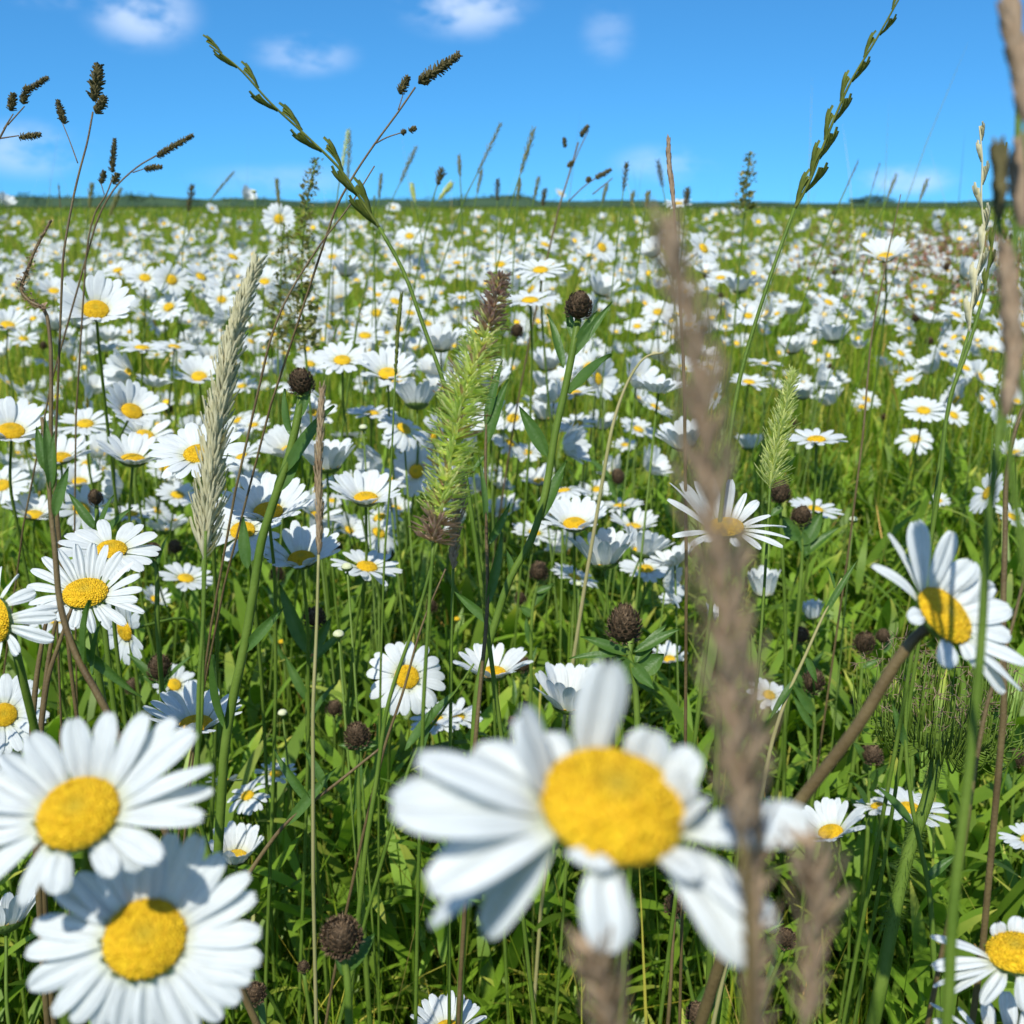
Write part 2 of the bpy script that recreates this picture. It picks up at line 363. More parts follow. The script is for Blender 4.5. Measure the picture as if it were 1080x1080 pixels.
def stem_pts(head, n, D, bend=None):
    h = head - n * D * .07
    down = -n; 
    if down.z > -.25: down = Vector((down.x, down.y, -.25)).normalized()
    g = Vector((head.x + down.x * .10 + random.uniform(-.10, .10), head.y + down.y * .10 + random.uniform(-.06, .10), 0))
    p1 = h + down * min(.05, head.z * .2); p2 = Vector((g.x * .6 + p1.x * .4, g.y * .6 + p1.y * .4, p1.z * .5))
    return bez([h, p1, p2, g], 15)

def cam_normal(px, py, r, a):
    v = -ray(px, py).normalized(); up = UP - v * UP.dot(v); up.normalize(); rt = up.cross(v).normalized()
    s = math.sqrt(max(0, 1 - r * r)); a = R_(a)
    return (v * r + (rt * math.cos(a) + up * math.sin(a)) * s).normalized()

def fit_depth(px, py, W, D):
    d = F * D / W; z = P(px, py, d).z
    zmin = .47
    if z < zmin: d = (CH - zmin) / (-ray(px, py).z); 
    return d
DG = 'oxeye daisies in bloom across the meadow'
KINDS_OF = 0
GROW = {'flat': 1.04, 'cup': 1.15, 'bowl': 1.36, 'droop': 1.1, 'closed': 1.5}
def daisy(px, py, W, r, a, kind, label, D=.047, var=None, depth=None, stem='stem', spin=None):
    """one ox-eye daisy: Empty at the foot of its stem > petals, disc, calyx, stem"""
    d = depth or fit_depth(px, py, W, D); D = W * d / F * GROW[kind]
    head = P(px, py, d); r = r if r < .1 else min(.95, r * 1.2 + .06); n = cam_normal(px, py, r, a)
    var = random.randrange(6) if var is None else var
    pts = stem_pts(head, n, D); base = pts[-1]
    t = thing('oxeye_daisy', base, label, 'daisy', DG)
    x, y, z = frame(n); rot = Matrix((x, y, z)).transposed() @ Matrix.Rotation(spin if spin is not None else random.uniform(0, 6.28), 3, 'Z')
    mat = Matrix.Translation(head - base) @ rot.to_4x4() @ Matrix.Diagonal((D, D, D, 1))
    lod = 1 if W > 30 else 0
    link('petals', petals_mesh(kind, lod, var), t, mat)
    link('disc', DM[1 if W > 60 else 0], t, mat @ Matrix.Diagonal((.9, .9, .9, 1)))
    if W > 24: link('calyx', CM, t, mat)
    mb = MB(); tube(mb, pts, .0009, .0014, 6 if W > 40 else 4, off=base)
    link('stem', mb.mesh('stem', M[stem]), t)
    return t

def hero(px, py, D, d, r, a, rd, dh, tips, label, stem, stem_mat='stem', sr=(.0015, .0019), grey=None):
    """close daisy, each petal a mesh of its own; tips = (px, py, depth offset mm, width mm, arch)"""
    n = cam_normal(px, py, r, a); head = P(px, py, d); base = stem[-1]
    t = thing('oxeye_daisy', base, label, 'daisy', DG)
    rdm = random.Random(int(px) * 7 + int(py))
    for k, tp in enumerate(tips):
        tx, ty, dz = tp[:3]; w = tp[3] if len(tp) > 3 else 5.3; arch = tp[4] if len(tp) > 4 else .1
        tip = P(tx, ty, d + dz / 1000.)
        v = tip - head; v = v - n * v.dot(n)
        if len(tp) > 5: v = (P(tp[5], tp[6], d) - head); v = v - n * v.dot(n)
        b = head + v.normalized() * rd * .86 - n * (.0004 + .0004 * (k % 3))
        tg = (tip - b).normalized(); un = n - tg * n.dot(tg)
        if un.length < .35: un = un + (-FW) * .5; un -= tg * un.dot(tg)
        un.normalize()
        mb = MB(); blade(mb, b - head, tip - head, un, w / 1000, arch, 16, 12, 'petal', .15, rnd=rdm, roll=rdm.choice([-.6, -.3, -.15, 0, .15, .3, .6]))
        link('petal', mb.mesh('petal', M['petal']), t, Matrix.Translation(head - base))
    x, y, z = frame(n); rot = Matrix((x, y, z)).transposed()
    s = rd / RD
    link('disc', DM[1], t, Matrix.Translation(head - base) @ rot.to_4x4() @ Matrix.Diagonal((s, s, s * dh, 1)))
    link('calyx', CM, t, Matrix.Translation(head - base) @ rot.to_4x4() @ Matrix.Diagonal((s, s, s, 1)))
    mb = MB(); pts = bez([head - n * rd * .45] + stem, 24); tube(mb, pts, sr[0], sr[1], 10, off=base)
    link('stem', mb.mesh('stem', M[stem_mat]), t)
    return t
#@@PART2

# ------------------------------------------------------------------ structure: ground, far woods
def build_ground():
    mb = MB(); rs = [0.0, .5, 1, 2, 4, 8, 16, 32, 64, 128, 256, 512, 1024, 2200]; k = 48; vs = [(0, 0, 0)]; fs = []
    for r in rs[1:]:
        for j in range(k):
            a = 2 * math.pi * j / k; z = .012 * math.sin(3 * a + r) if r < 40 else 0
            vs.append((r * math.cos(a), r * math.sin(a), z))
    for j in range(k): fs.append((0, 1 + j, 1 + (j + 1) % k))
    for i in range(len(rs) - 2):
        for j in range(k): a = 1 + i * k + j; b = 1 + i * k + (j + 1) % k; fs.append((a, a + k, b + k, b))
    mb.add(vs, fs); tag(link('ground', mb.mesh('ground', M['soil'])), kind='structure')
build_ground()

def bumpy(mb, c, r, rx, n=2, seed=0):
    """a crown or clump: many small leaf quads scattered through an uneven ellipsoid"""
    rd = random.Random(seed); lobes = [(Vector((rd.uniform(-.6, .6), rd.uniform(-.5, .5), rd.uniform(-.2, .55))), rd.uniform(.35, .6)) for _ in range(9)]
    for q in range(n):
        lc, lr = rd.choice(lobes); v = Vector((rd.gauss(0, 1), rd.gauss(0, 1), rd.gauss(0, 1))).normalized() * rd.uniform(.6, 1.0) * lr + lc
        p = Vector(c) + Vector((v.x * rx, v.y * rx, v.z * r)); s = r * rd.uniform(.07, .16)
        x, y, z = frame(Vector((rd.gauss(0, 1), rd.gauss(0, 1), rd.gauss(.4, 1))))
        mb.add([p + x * s, p + y * s, p - x * s, p - y * s], [(0, 1, 2, 3)])
def build_woods():
    # a long low wood on the skyline, far beyond the field
    mb = MB(); rd = random.Random(3); Y = 420
    ridge = []
    for i in range(331):
        px = -900 + i * 9; x = (px - 540) / F * Y; hh = {True: 2.4, False: 1.2}[px < 560] * (1 + .35 * math.sin(px * .013) + .2 * math.sin(px * .05) + rd.uniform(-.1, .1)) + CH * .6
        ridge += [(x, Y - 14, -.5), (x, Y - 7, hh * .7), (x, Y, hh), (x, Y + 14, -.5)]
    mb.add(ridge, [(i * 4 + j, i * 4 + j + 1, i * 4 + j + 5, i * 4 + j + 4) for i in range(330) for j in range(3)])
    for i in range(330):
        px = -900 + i * 9; x = (px - 540) / F * Y
        hgt = {True: 3.2, False: 1.7}[px < 560] * (1 + .28 * math.sin(px * .013) + .15 * math.sin(px * .05)) + (.5 if px < 180 else 0) + CH * .6
        if 430 < px < 545: hgt *= 1.15
        bumpy(mb, (x + rd.uniform(-3, 3), Y + rd.uniform(-20, 20), hgt * .45), hgt * .62, 4.5, 50, i)
    tag(link('distant_woods', mb.mesh('distant_woods', M['woods'])), 'dark line of distant woods along the skyline beyond the meadow', 'woods', kind='stuff')
    rd = random.Random(8)
    for k, (px, Y, h, w, lab) in enumerate([(888, 420, 2.9, 4.4, 'smaller rounded dark tree on the skyline at the edge of the tree pair'), (908, 420, 3.5, 8.0, 'biggest rounded dark tree on the skyline beyond the meadow'),
                                  (1015, 560, 2.6, 4.5, 'lone faint round tree on the skyline behind the reddish grasses')]):
        x = (px - 540) / F * Y; t = thing('tree', (x, Y, 0), lab, 'tree', 'trees on the skyline')
        mb = MB(); bumpy(mb, (0, 0, h * .55), h * .62, w, 900, 50 + k); link('crown', mb.mesh('crown', M['woods']), t)
        mb = MB(); tube(mb, [Vector((0, 0, 0)), Vector((.1, 0, h * .3)), Vector((.1, .1, h * .7))], .3, .12, 8)
        tube(mb, [Vector((.1, 0, h * .3)), Vector((w * .3, 0, h * .6))], .15, .05, 6); tube(mb, [Vector((.1, 0, h * .3)), Vector((-w * .3, .2, h * .6))], .15, .05, 6)
        link('trunk', mb.mesh('trunk', M['bark']), t)
build_woods()

# ------------------------------------------------------------------ vectorised fields of blades (stuff)
def blades_np(P0, heading, lean0, lean1, L, W, segs, prof, cols, twist=None):
    """P0 (N,3); blade bends from lean0 to lean1 (radians from vertical) towards heading; returns verts, faces, vertex colours"""
    N = len(L); t = np.linspace(0, 1, segs + 1); v = np.zeros((N, segs + 1, 2, 3), np.float32)
    hx, hy = np.cos(heading), np.sin(heading); tw = heading + np.pi / 2 + (twist if twist is not None else 0)
    p = P0.copy(); 
    for i in range(segs + 1):
        if i:
            th = lean0 + (lean1 - lean0) * ((i - .5) / segs) ** 1.6; d = L / segs
            p = p + np.stack([np.sin(th) * hx * d, np.sin(th) * hy * d, np.cos(th) * d], 1)
        w = (W * prof(t[i]) / 2)[:, None]
        s = np.stack([np.cos(tw), np.sin(tw), np.zeros(N)], 1)
        v[:, i, 0] = p - s * w; v[:, i, 1] = p + s * w
    idx = (np.arange(N) * (segs + 1) * 2)[:, None, None] + (np.arange(segs) * 2)[None, :, None] + np.array([0, 1, 3, 2])[None, None]
    g = (.8 + .35 * t)[None, :, None, None]
    c = np.ones((N, segs + 1, 2, 4), np.float32); c[..., :3] = cols[:, None, None, :]
    dryt = (rng.random(N) < .28)[:, None, None, None] * ((t ** 4)[None, :, None, None]); c[..., :3] *= 1 + dryt * (np.array([2.0, .7, 3.0]) - 0)
    return v.reshape(-1, 3), idx.reshape(-1, 4), c.reshape(-1, 4)

def np_mesh(name, chunks, mats, mi=None):
    V = np.concatenate([c[0] for c in chunks]); off = np.cumsum([0] + [len(c[0]) for c in chunks[:-1]])
    Fc = np.concatenate([c[1] + o for c, o in zip(chunks, off)]).astype(np.int32); C = np.concatenate([c[2] for c in chunks])
    me = bpy.data.meshes.new(name); me.vertices.add(len(V)); me.vertices.foreach_set('co', V.astype(np.float32).ravel())
    k = Fc.shape[1]; me.loops.add(Fc.size); me.loops.foreach_set('vertex_index', Fc.ravel()); me.polygons.add(len(Fc))
    me.polygons.foreach_set('loop_start', np.arange(0, Fc.size, k, dtype=np.int32)); me.polygons.foreach_set('loop_total', np.full(len(Fc), k, np.int32))
    for m in mats: me.materials.append(m)
    if mi is not None: me.polygons.foreach_set('material_index', np.concatenate(mi).astype(np.int32))
    me.polygons.foreach_set('use_smooth', np.ones(len(Fc), bool))
    a = me.color_attributes.new('col', 'FLOAT_COLOR', 'POINT'); a.data.foreach_set('color', C.ravel())
    me.update(calc_edges=True); return me

def wedge(N, r0, r1, half=.80, power=1.0):
    """N ground points between two distances, density falling as 1/r**(power-1) ..."""
    u = rng.random(N); e = 2 - (power - 1)
    r = (r0 ** e + u * (r1 ** e - r0 ** e)) ** (1 / e); a = rng.uniform(-half, half, N)
    return np.stack([r * np.sin(a), r * np.cos(a), np.zeros(N)], 1), r

def grass_cols(N, dry=.10, red=0.):
    base = np.ones((N, 3)); b = rng.uniform(.55, 1.45, N)[:, None]; c = base * b
    yel = rng.random(N)[:, None]; c = c * (1 + yel * np.array([.60, .22, .0]))
    dr = rng.random(N) < dry; c[dr] = np.array([4.2, 2.2, 5.0]) * rng.uniform(.5, 1.0, (dr.sum(), 1))
    return c
patch = lambda p: .5 + .5 * np.sin(p[:, 0] * 2.1 + 1.3 * np.sin(p[:, 1] * 1.7)) * np.cos(p[:, 1] * 2.6 + p[:, 0])
def build_grass():
    ch = []; pt = lambda t: 1 - t ** 2.2 + .02; pl = lambda t: np.sin(np.pi * min(1., .15 + .85 * t)) ** .7 + .02
    def batch(N, r0, r1, h0, h1, w0, w1, segs, power=1., leaning=.5, dry=.06):
        p, r = wedge(N, r0, r1, power=power); L = rng.uniform(h0, h1, N) * (.85 + .3 * patch(p))
        L = np.where(r < .55, np.minimum(L, .10 + r * .75), L)
        hd = rng.uniform(0, 2 * np.pi, N); l0 = rng.uniform(0, .22, N); l1 = l0 + rng.gamma(1.6, leaning * .5, N)
        ch.append(blades_np(p, hd, l0, np.minimum(l1, 2.3), L, rng.uniform(w0, w1, N), segs, pt, grass_cols(N, dry), rng.uniform(-.9, .9, N)))
    batch(5200, .12, 1.3, .22, .47, .0018, .0040, 9, leaning=.75)
    batch(11000, .12, 1.3, .12, .36, .0028, .0062, 7, leaning=1.1)
    batch(400, .3, 1.6, .40, .58, .0009, .0016, 7, leaning=.3, dry=.3)
    batch(12000, 1.2, 3, .34, .60, .003, .006, 6, leaning=.7)
    batch(9000, 1.2, 3.2, .25, .5, .004, .009, 6, leaning=1.2)
    batch(26000, 2.8, 8, .34, .60, .004, .010, 4, power=1.5)
    batch(30000, 7.5, 30, .34, .60, .008, .028, 3, power=2)
    batch(26000, 28, 160, .36, .60, .035, .12, 2, power=2.4)
    batch(4000, 1.5, 9, .5, .72, .0015, .003, 4, power=1.5, leaning=.4, dry=.35)
    batch(420, 1.6, 8, .86, 1.02, .003, .005, 7, power=1.6, leaning=.5, dry=.2)
    batch(9000, 8, 45, .5, .72, .005, .012, 3, power=2, leaning=.25, dry=.3)
    tag(link('grass', np_mesh('grass', ch, [M['grass']])), 'tall green meadow grass filling the field between the daisies', 'grass', kind='stuff')
def build_herbs():
    ch = []; pl = lambda t: np.sin(np.pi * min(1., .08 + .92 * t ** .8)) ** .8 + .03
    # lance-shaped leaves on low leafy stems
    def clump(NS, r0, r1, per, l0, l1, w0, w1, zmax, segs, power=1.):
        p, r = wedge(NS, r0, r1, power=power)
        P0 = np.repeat(p, per, 0); N = len(P0); rr = np.repeat(r, per)
        z = rng.uniform(.02, zmax, N); z = np.where(rr < .6, np.minimum(z, .05 + .3 * rr), z); P0 = P0 + np.stack([rng.normal(0, .006, N), rng.normal(0, .006, N), z], 1)
        c = np.ones((N, 3)) * np.repeat(rng.uniform(.7, 1.25, NS), per)[:, None] * rng.uniform(.85, 1.15, N)[:, None]
        a0 = rng.uniform(.3, 1.0, N)
        ch.append(blades_np(P0, rng.uniform(0, 2 * np.pi, N), a0, a0 + rng.uniform(.1, 1.0, N), rng.uniform(l0, l1, N), rng.uniform(w0, w1, N), segs, pl, c, rng.uniform(-.3, .3, N)))
        q = np.concatenate([p, r[:, None]], 1)
        ch.append(blades_np(p, rng.uniform(0, 6.28, NS), np.full(NS, .02), rng.uniform(.05, .3, NS), np.where(r < .6, .05 + .3 * r, zmax * rng.uniform(.85, 1.15, NS)), np.full(NS, .0028), 4, lambda t: 1 - .4 * t, np.ones((NS, 3)) * .95))
    clump(2300, .25, 1.8, 16, .035, .10, .005, .013, .42, 6)
    clump(500, .3, 1.8, 12, .05, .12, .006, .015, .42, 7)
    clump(2600, 1.6, 5, 9, .04, .10, .006, .013, .45, 4, 1.4)
    # feathery foliage low down: fine threads
    p, r = wedge(420, .3, 1.6); per = 60
    P0 = np.repeat(p, per, 0) + np.stack([rng.normal(0, .02, 420 * per), rng.normal(0, .02, 420 * per), rng.uniform(.02, .30, 420 * per)], 1)
    N = len(P0); a0 = rng.uniform(.2, 1.4, N)
    ch.append(blades_np(P0, rng.uniform(0, 6.28, N), a0, a0 + rng.uniform(-.3, .5, N), rng.uniform(.012, .03, N), np.full(N, .0012), 2, pl, np.ones((N, 3)) * rng.uniform(.9, 1.3, (N, 1))))
    tag(link('undergrowth', np_mesh('undergrowth', ch, [M['herb']])), 'leafy green herbs and feathery leaves low among the grass', 'undergrowth', kind='stuff')
build_grass(); build_herbs()

# ------------------------------------------------------------------ seed heads, ears and spikes
def husks(mb, path, n, L, w, spread, face=None, rows=0, taper=(.6, 1.0, .55), jitter=.15, flat=0., cols=None, arch=.12, nl=3, t0=0.):
    m = len(path) - 1
    for i in range(n):
        t = (i + random.random() * .5) / n
        if rows: t = (int(t * rows) + random.uniform(0, .22)) / rows
        f = t * m; k = min(m - 1, int(f)); p = path[k].lerp(path[k + 1], f - k)
        tg = (path[k + 1] - path[k]).normalized(); x, y, _ = frame(tg, FW)
        a = i * 2.39996 + random.uniform(-.3, .3)
        if face: a = face[i % len(face)] + random.uniform(-jitter * 2, jitter * 2)
        rad = x * math.cos(a) + y * math.sin(a); s = taper[0] + (taper[1] - taper[0]) * min(1, t * 2) if t < .5 else taper[1] + (taper[2] - taper[1]) * (t * 2 - 1)
        th = spread * random.uniform(1 - jitter, 1 + jitter); d = tg * math.cos(th) + rad * math.sin(th)
        l = L * s * random.uniform(.8, 1.2)
        c = cols(t, i) if cols else (1, 1, 1)
        blade(mb, p + rad * w * .15, p + rad * w * .15 + d * l, rad, w * random.uniform(.8, 1.2), arch, nl, 2, 'husk', fold=-.35, col=c)
def to_ground(pts, lean=(0, .03)):
    b = pts[-1]; a = pts[-2]; d = (b - a).normalized()
    if d.z > -.5: d = Vector((d.x * .4, d.y * .4, -1)).normalized()
    g = Vector((b.x + d.x / -d.z * b.z * .35 + lean[0], b.y + d.y / -d.z * b.z * .35 + lean[1], 0))
    return pts + [Vector(((b.x * 2 + g.x) / 3 + d.x * b.z * .15, (b.y * 2 + g.y) / 3, b.z * .55)), g]
def px_path(pts, d=None):
    return [P(p[0], p[1], p[2] if len(p) > 2 else d) for p in pts]
GG = 'grasses carrying seed heads'
def rel(pts, b): return [p - b for p in pts]

def ear_grass(label, head, culm, d, n, L, w, spread, mat, cr=(.0005, .0009), cat='grass stalk', name='grass_stalk', culm_mat='stem', group=GG, leaf=(), **kw):
    """head and culm: photo points from the tip downwards at depth d (metres)"""
    hp = px_path(head, d); cp_ = px_path(culm, d) if culm else []
    allp = to_ground([hp[-1]] + cp_ if cp_ else [hp[-2], hp[-1]]); 
    if not cp_: allp = allp[1:]
    base = allp[-1]; t = thing(name, base, label, cat, group)
    path = rel(bez(hp[::-1], 24), base)
    mb = MB(); husks(mb, path, n, L, w, spread, **kw); tube(mb, path, cr[0], cr[0] * .6, 4)
    link('seed_head', mb.mesh('seed_head', M[mat]), t)
    mb = MB(); tube(mb, rel(bez(allp, 20), base), cr[0], cr[1], 6); link('stalk', mb.mesh('stalk', M[culm_mat]), t)
    for (b, tp, wd) in leaf:
        mb = MB(); B = P(*b, d) - base; T = P(*tp, d) - base; sd = frame((T - B), FW)[0]
        blade(mb, B, T, (-FW + UP * .5).normalized(), wd / 1000, .12, 10, 2, 'leaf', fold=.3); link('leaf', mb.mesh('leaf', M['leaf']), t)
    return t

def rye_grass(label, pts, d, culm, step, L, mat='rye', group=GG, cr=(.0006, .0009), per=5, hw=.0016, side0=0):
    """flat alternate spikelets pressed to a wavy stalk"""
    hp = px_path(pts, d); cpts = to_ground([hp[-1]] + px_path(culm, d)); base = cpts[-1]
    t = thing('grass_stalk', base, label, 'grass stalk', group); path = rel(bez(hp[::-1], 40), base)
    tot = sum((path[i + 1] - path[i]).length for i in range(len(path) - 1)); n = int(tot / step); mb = MB()
    for i in range(n):
        f = (i + .3) / n * (len(path) - 1); k = min(len(path) - 2, int(f)); p = path[k].lerp(path[k + 1], f - k); tg = (path[k + 1] - path[k]).normalized()
        x, y, _ = frame(tg, FW); sg = 1 if i % 2 else -1
        side = (x * math.cos(side0) + y * math.sin(side0)) * sg; sc = 1 - .45 * (i / n) ** 2
        for q in range(per):
            u = q / per; l = L * sc * (.62 if q else .8)
            b = p + side * .0004 + (tg * .9 + side * .22).normalized() * L * sc * u * .55
            out = .11 + .08 * (q % 2 * 2 - 1) + .05 * u
            blade(mb, b, b + (tg * math.cos(out) + side * math.sin(out) + y * random.uniform(-.08, .08)) * l, side, hw * sc, .14, 4, 2, 'husk', fold=-.4)
    tube(mb, path, cr[0], cr[0] * .5, 5); link('seed_head', mb.mesh('seed_head', M[mat]), t)
    mb = MB(); tube(mb, rel(bez(cpts, 20), base), cr[0], cr[1], 6); link('stalk', mb.mesh('stalk', M['stem']), t)
    return t

def cocksfoot(label, d, stem, branches, clusters, group='cocksfoot and other grasses standing against the sky', mat='dark_husk', smat='brown_stem', sr=.00045):
    """clusters = (x0,y0,x1,y1,width px): dense one-sided tufts; branches = side stems"""
    sp_ = to_ground(px_path(stem, d)); base = sp_[-1]; t = thing('cocksfoot', base, label, 'grass stalk', group)
    mb = MB(); tube(mb, rel(bez(sp_, 24), base), sr, sr * 1.5, 5)
    for b in branches: tube(mb, rel(bez(px_path(b, d), 8), base), sr * .6, sr * .8, 4)
    link('stalk', mb.mesh('stalk', M[smat]), t)
    for (x0, y0, x1, y1, w) in clusters:
        mb = MB(); a = P(x0, y0, d) - base; b = P(x1, y1, d) - base; ln = (b - a).length; W = w * d / F
        husks(mb, [a, a.lerp(b, .5), b], int(60 + ln / W * 40), W * .5, W * .22, .85, taper=(1.0, 1.0, .6), jitter=.45)
        husks(mb, [a, b], 10, W * .5, W * .22, .3, jitter=.3)
        link('seed_cluster', mb.mesh('seed_cluster', M[mat]), t)
    return t

# ------------------------------------------------------------------ knapweed
def bud_mesh(seed):
    rd = random.Random(seed); mb = MB(); dome(mb, .8, 1.0, 6, 14, 0, 0, 0); vs = []
    mb.v = [(x, y, z * 1.0) for x, y, z in mb.v]
    low = MB(); dome(low, .8, .75, 6, 14, 0, 0, 0); mb.add([(x, y, -z) for x, y, z in low.v], [f[::-1] for f in low.f])
    for row in range(8):
        z = -.62 + row * .21; r = math.sqrt(max(.05, 1 - (z / 1.05) ** 2)) * .84; k = 15
        for j in range(k):
            a = 2 * math.pi * (j + .5 * (row % 2)) / k + rd.uniform(-.1, .1); d = Vector((math.cos(a), math.sin(a), 0))
            n = Vector((d.x * r, d.y * r, z * .8)).normalized(); up = (Vector((0, 0, 1)) - n * n.z).normalized()
            b = d * r + Vector((0, 0, z)); tp = b + up * .30 + n * rd.uniform(.06, .30)
            blade(mb, b, tp, n, .30, .2, 3, 2, 'husk', rnd=rd)
            for q in range(4):
                e = b + up * .2 + n * .05; sd = up.cross(n)
                blade(mb, e, e + (up * rd.uniform(.3, 1) + n * rd.uniform(.3, 1.1) + sd * rd.uniform(-.8, .8)).normalized() * rd.uniform(.16, .38), n, .045, 0, 1, 1, 'g', mi=1, rnd=rd)
    for j in range(60):
        a = rd.uniform(0, 6.28); q = rd.uniform(0, .5); b = Vector((math.cos(a) * q, math.sin(a) * q, .8))
        blade(mb, b, b + Vector((math.cos(a) * rd.uniform(-.2, .5), math.sin(a) * rd.uniform(-.2, .5), rd.uniform(.2, .5))), Vector((math.cos(a), math.sin(a), 0)), .06, .1, 2, 1, 'g', mi=1, rnd=rd)
    return mb.mesh('flower_bud', [M['scale'], M['fringe']])
BM = [bud_mesh(s) for s in range(4)]
def small_leaf(t, base, B, T, w, nrm=None, mat='leaf', arch=.1):
    mb = MB(); ax = (T - B).normalized(); nrm = nrm or (-FW * .6 + UP * .5 + RT * random.uniform(-.6, .6)); nrm = (nrm - ax * nrm.dot(ax)).normalized()
    blade(mb, B, T, nrm, w, arch, 12, 4, 'leaf', fold=.22); link('leaf', mb.mesh('leaf', M[mat]), t, Matrix.Translation(Vector()))
KG = 'brown knapweed buds among the daisies'
def knapweed(px, py, Wpx, label, d=None, stem=None, leaves=(), mat='stem', sr=(.0011, .0018), ruff=True, D=.0145, head=True, auto=2, tilt=None):
    d = d or fit_depth(px, py, Wpx, D); r = Wpx * d / F / 2; hd = P(px, py, d)
    if stem: sp_ = [hd - Vector((0, 0, r * .8))] + px_path(stem, d)
    else: sp_ = [hd - Vector((0, 0, r * .8)), hd + Vector((random.uniform(-.02, .02), random.uniform(-.01, .02), -min(.1, hd.z * .4)))]
    sp_ = to_ground(sp_); base = sp_[-1]; t = thing('knapweed', base, label, 'knapweed', KG); pth = rel(bez(sp_, 24), base)
    mb = MB(); tube(mb, pth, sr[0], sr[1], 8); link('stem', mb.mesh('stem', M[mat]), t)
    if head:
        q = tilt or Vector((random.uniform(-.25, .25), random.uniform(-.5, .1), 1)); x, y, z = frame(q)
        link('flower_bud', random.choice(BM), t, Matrix.Translation(hd - base) @ Matrix((x, y, z)).transposed().to_4x4() @ Matrix.Diagonal((r, r, r * random.uniform(.8, 1.2), 1)))
    for lf in leaves:
        b, tp, w = lf[:3]; dz = lf[3] if len(lf) > 3 else 0
        small_leaf(t, base, P(*b, d) - base, P(*tp, d + dz) - base, w * d / F)
    if not leaves and Wpx > 14:
        for i in range(auto + 2):
            k = 1 + i * 2; a = random.uniform(0, 6.28); p = pth[min(k, len(pth) - 1)]
            l = random.uniform(.018, .035); small_leaf(t, base, p, p + Vector((math.cos(a) * l * .7, math.sin(a) * l * .7, l)), random.uniform(.004, .007))
    return t
#@@PART3

# ------------------------------------------------------------------ the close daisies
def gp(x, y, d): return P(x, y, d)
def foot(p, dx=0, dy=.05): return [Vector((p.x + dx * .5, p.y + dy * .5, p.z * .55)), Vector((p.x + dx, p.y + dy, 0))]
# H1: big soft-focus flower with a bulging disc
d = .122
hero(645, 852, .05, d, .67, 74, .0087, 1.2, [
    (640, 697, 2, 6.0, .05), (548, 752, -3, 7.8, .10), (500, 790, 5, 8.1, .08), (570, 775, 7, 6.6, .05), (437, 800, -5, 7.6, .14), (412, 848, -8, 8.8, .12), (448, 932, -7, 9.0, .16), (455, 972, 3, 7.8, .1),
    (508, 982, 2, 7.6, .1), (618, 915, -9, 5.4, .5), (640, 1006, -10, 6.0, .22, 630, 920), (690, 770, 4, 5.6, .10), (735, 792, 3, 5.6, .14), (722, 815, -1, 4.5, .1),
    (748, 842, -4, 3.9, .1), (858, 868, -6, 5.6, .04), (742, 925, -8, 5.4, .25), (822, 972, -8, 5.6, .10), (795, 1018, -9, 5.6, .12), (775, 990, -4, 5.0, .1)],
    'largest soft focus daisy with drooping petals and bulging golden disc behind blurred brown grass', [P(640, 1010, d + .014), P(637, 1090, d + .02)] + foot(P(637, 1090, d + .02), -.01, .07), 'brown_stem', (.0013, .0014))
d = .184
hero(83, 858, .05, d, .80, 115, .0072, 1.0, [
    (155, 752, 4), (115, 750, 5), (77, 757, 4), (32, 773, 3), (2, 793, 2), (-30, 815, 1), (207, 772, 3), (226, 807, 0), (225, 833, 1, 4.2), (216, 862, -2, 4.6), (172, 906, -4, 4.8), (120, 925, -5, 4.2), (150, 917, -2, 4.4),
    (56, 944, -6, 5.2), (20, 955, -3, 4.8), (-25, 930, -4), (-58, 900, -3, 5), (-62, 865, -1, 5), (-55, 835, 0, 5), (185, 757, 5), (95, 790, 7, 4.0), (-45, 880, 1, 4)],
    'large open daisy overlapping the upper edge of another big daisy, cut by the frame', [P(95, 900, d + .02), P(70, 1060, d + .04)] + foot(P(70, 1060, d + .04), 0, .06), sr=(.0013, .0018))
d = .1925
hero(153, 990, .05, d, .93, 95, .0075, .95, [
    (26, 1004, 0, 4.8), (34, 975, 1, 4.6), (30, 1043, 0, 5.2), (54, 1067, -1, 5), (60, 935, 2, 5.6), (80, 922, 3, 5), (104, 908, 4, 4.2), (125, 903, 4, 4.2), (147, 900, 4, 4.0), (168, 900, 4, 4.4), (183, 878, 6, 4.4), (212, 881, 4, 5.2),
    (237, 902, 3, 5.0), (264, 921, 2, 4.8), (271, 946, 2, 4.8), (276, 983, 0, 4.8), (276, 1014, -1, 5), (265, 1036, -2, 5), (253, 1058, -2, 4.8), (235, 1074, -2, 4.8), (208, 1088, -3, 5), (182, 1092, -3, 5), (155, 1094, -3, 5),
    (125, 1090, -3, 5), (100, 1084, -2, 5), (75, 1078, -2, 5)],
    'large round daisy facing the lens full on, partly shaded by the big daisy overlapping it', [P(160, 1050, d + .03)] + foot(P(160, 1050, d + .03), .02, .06), sr=(.0013, .0018))
d = .25
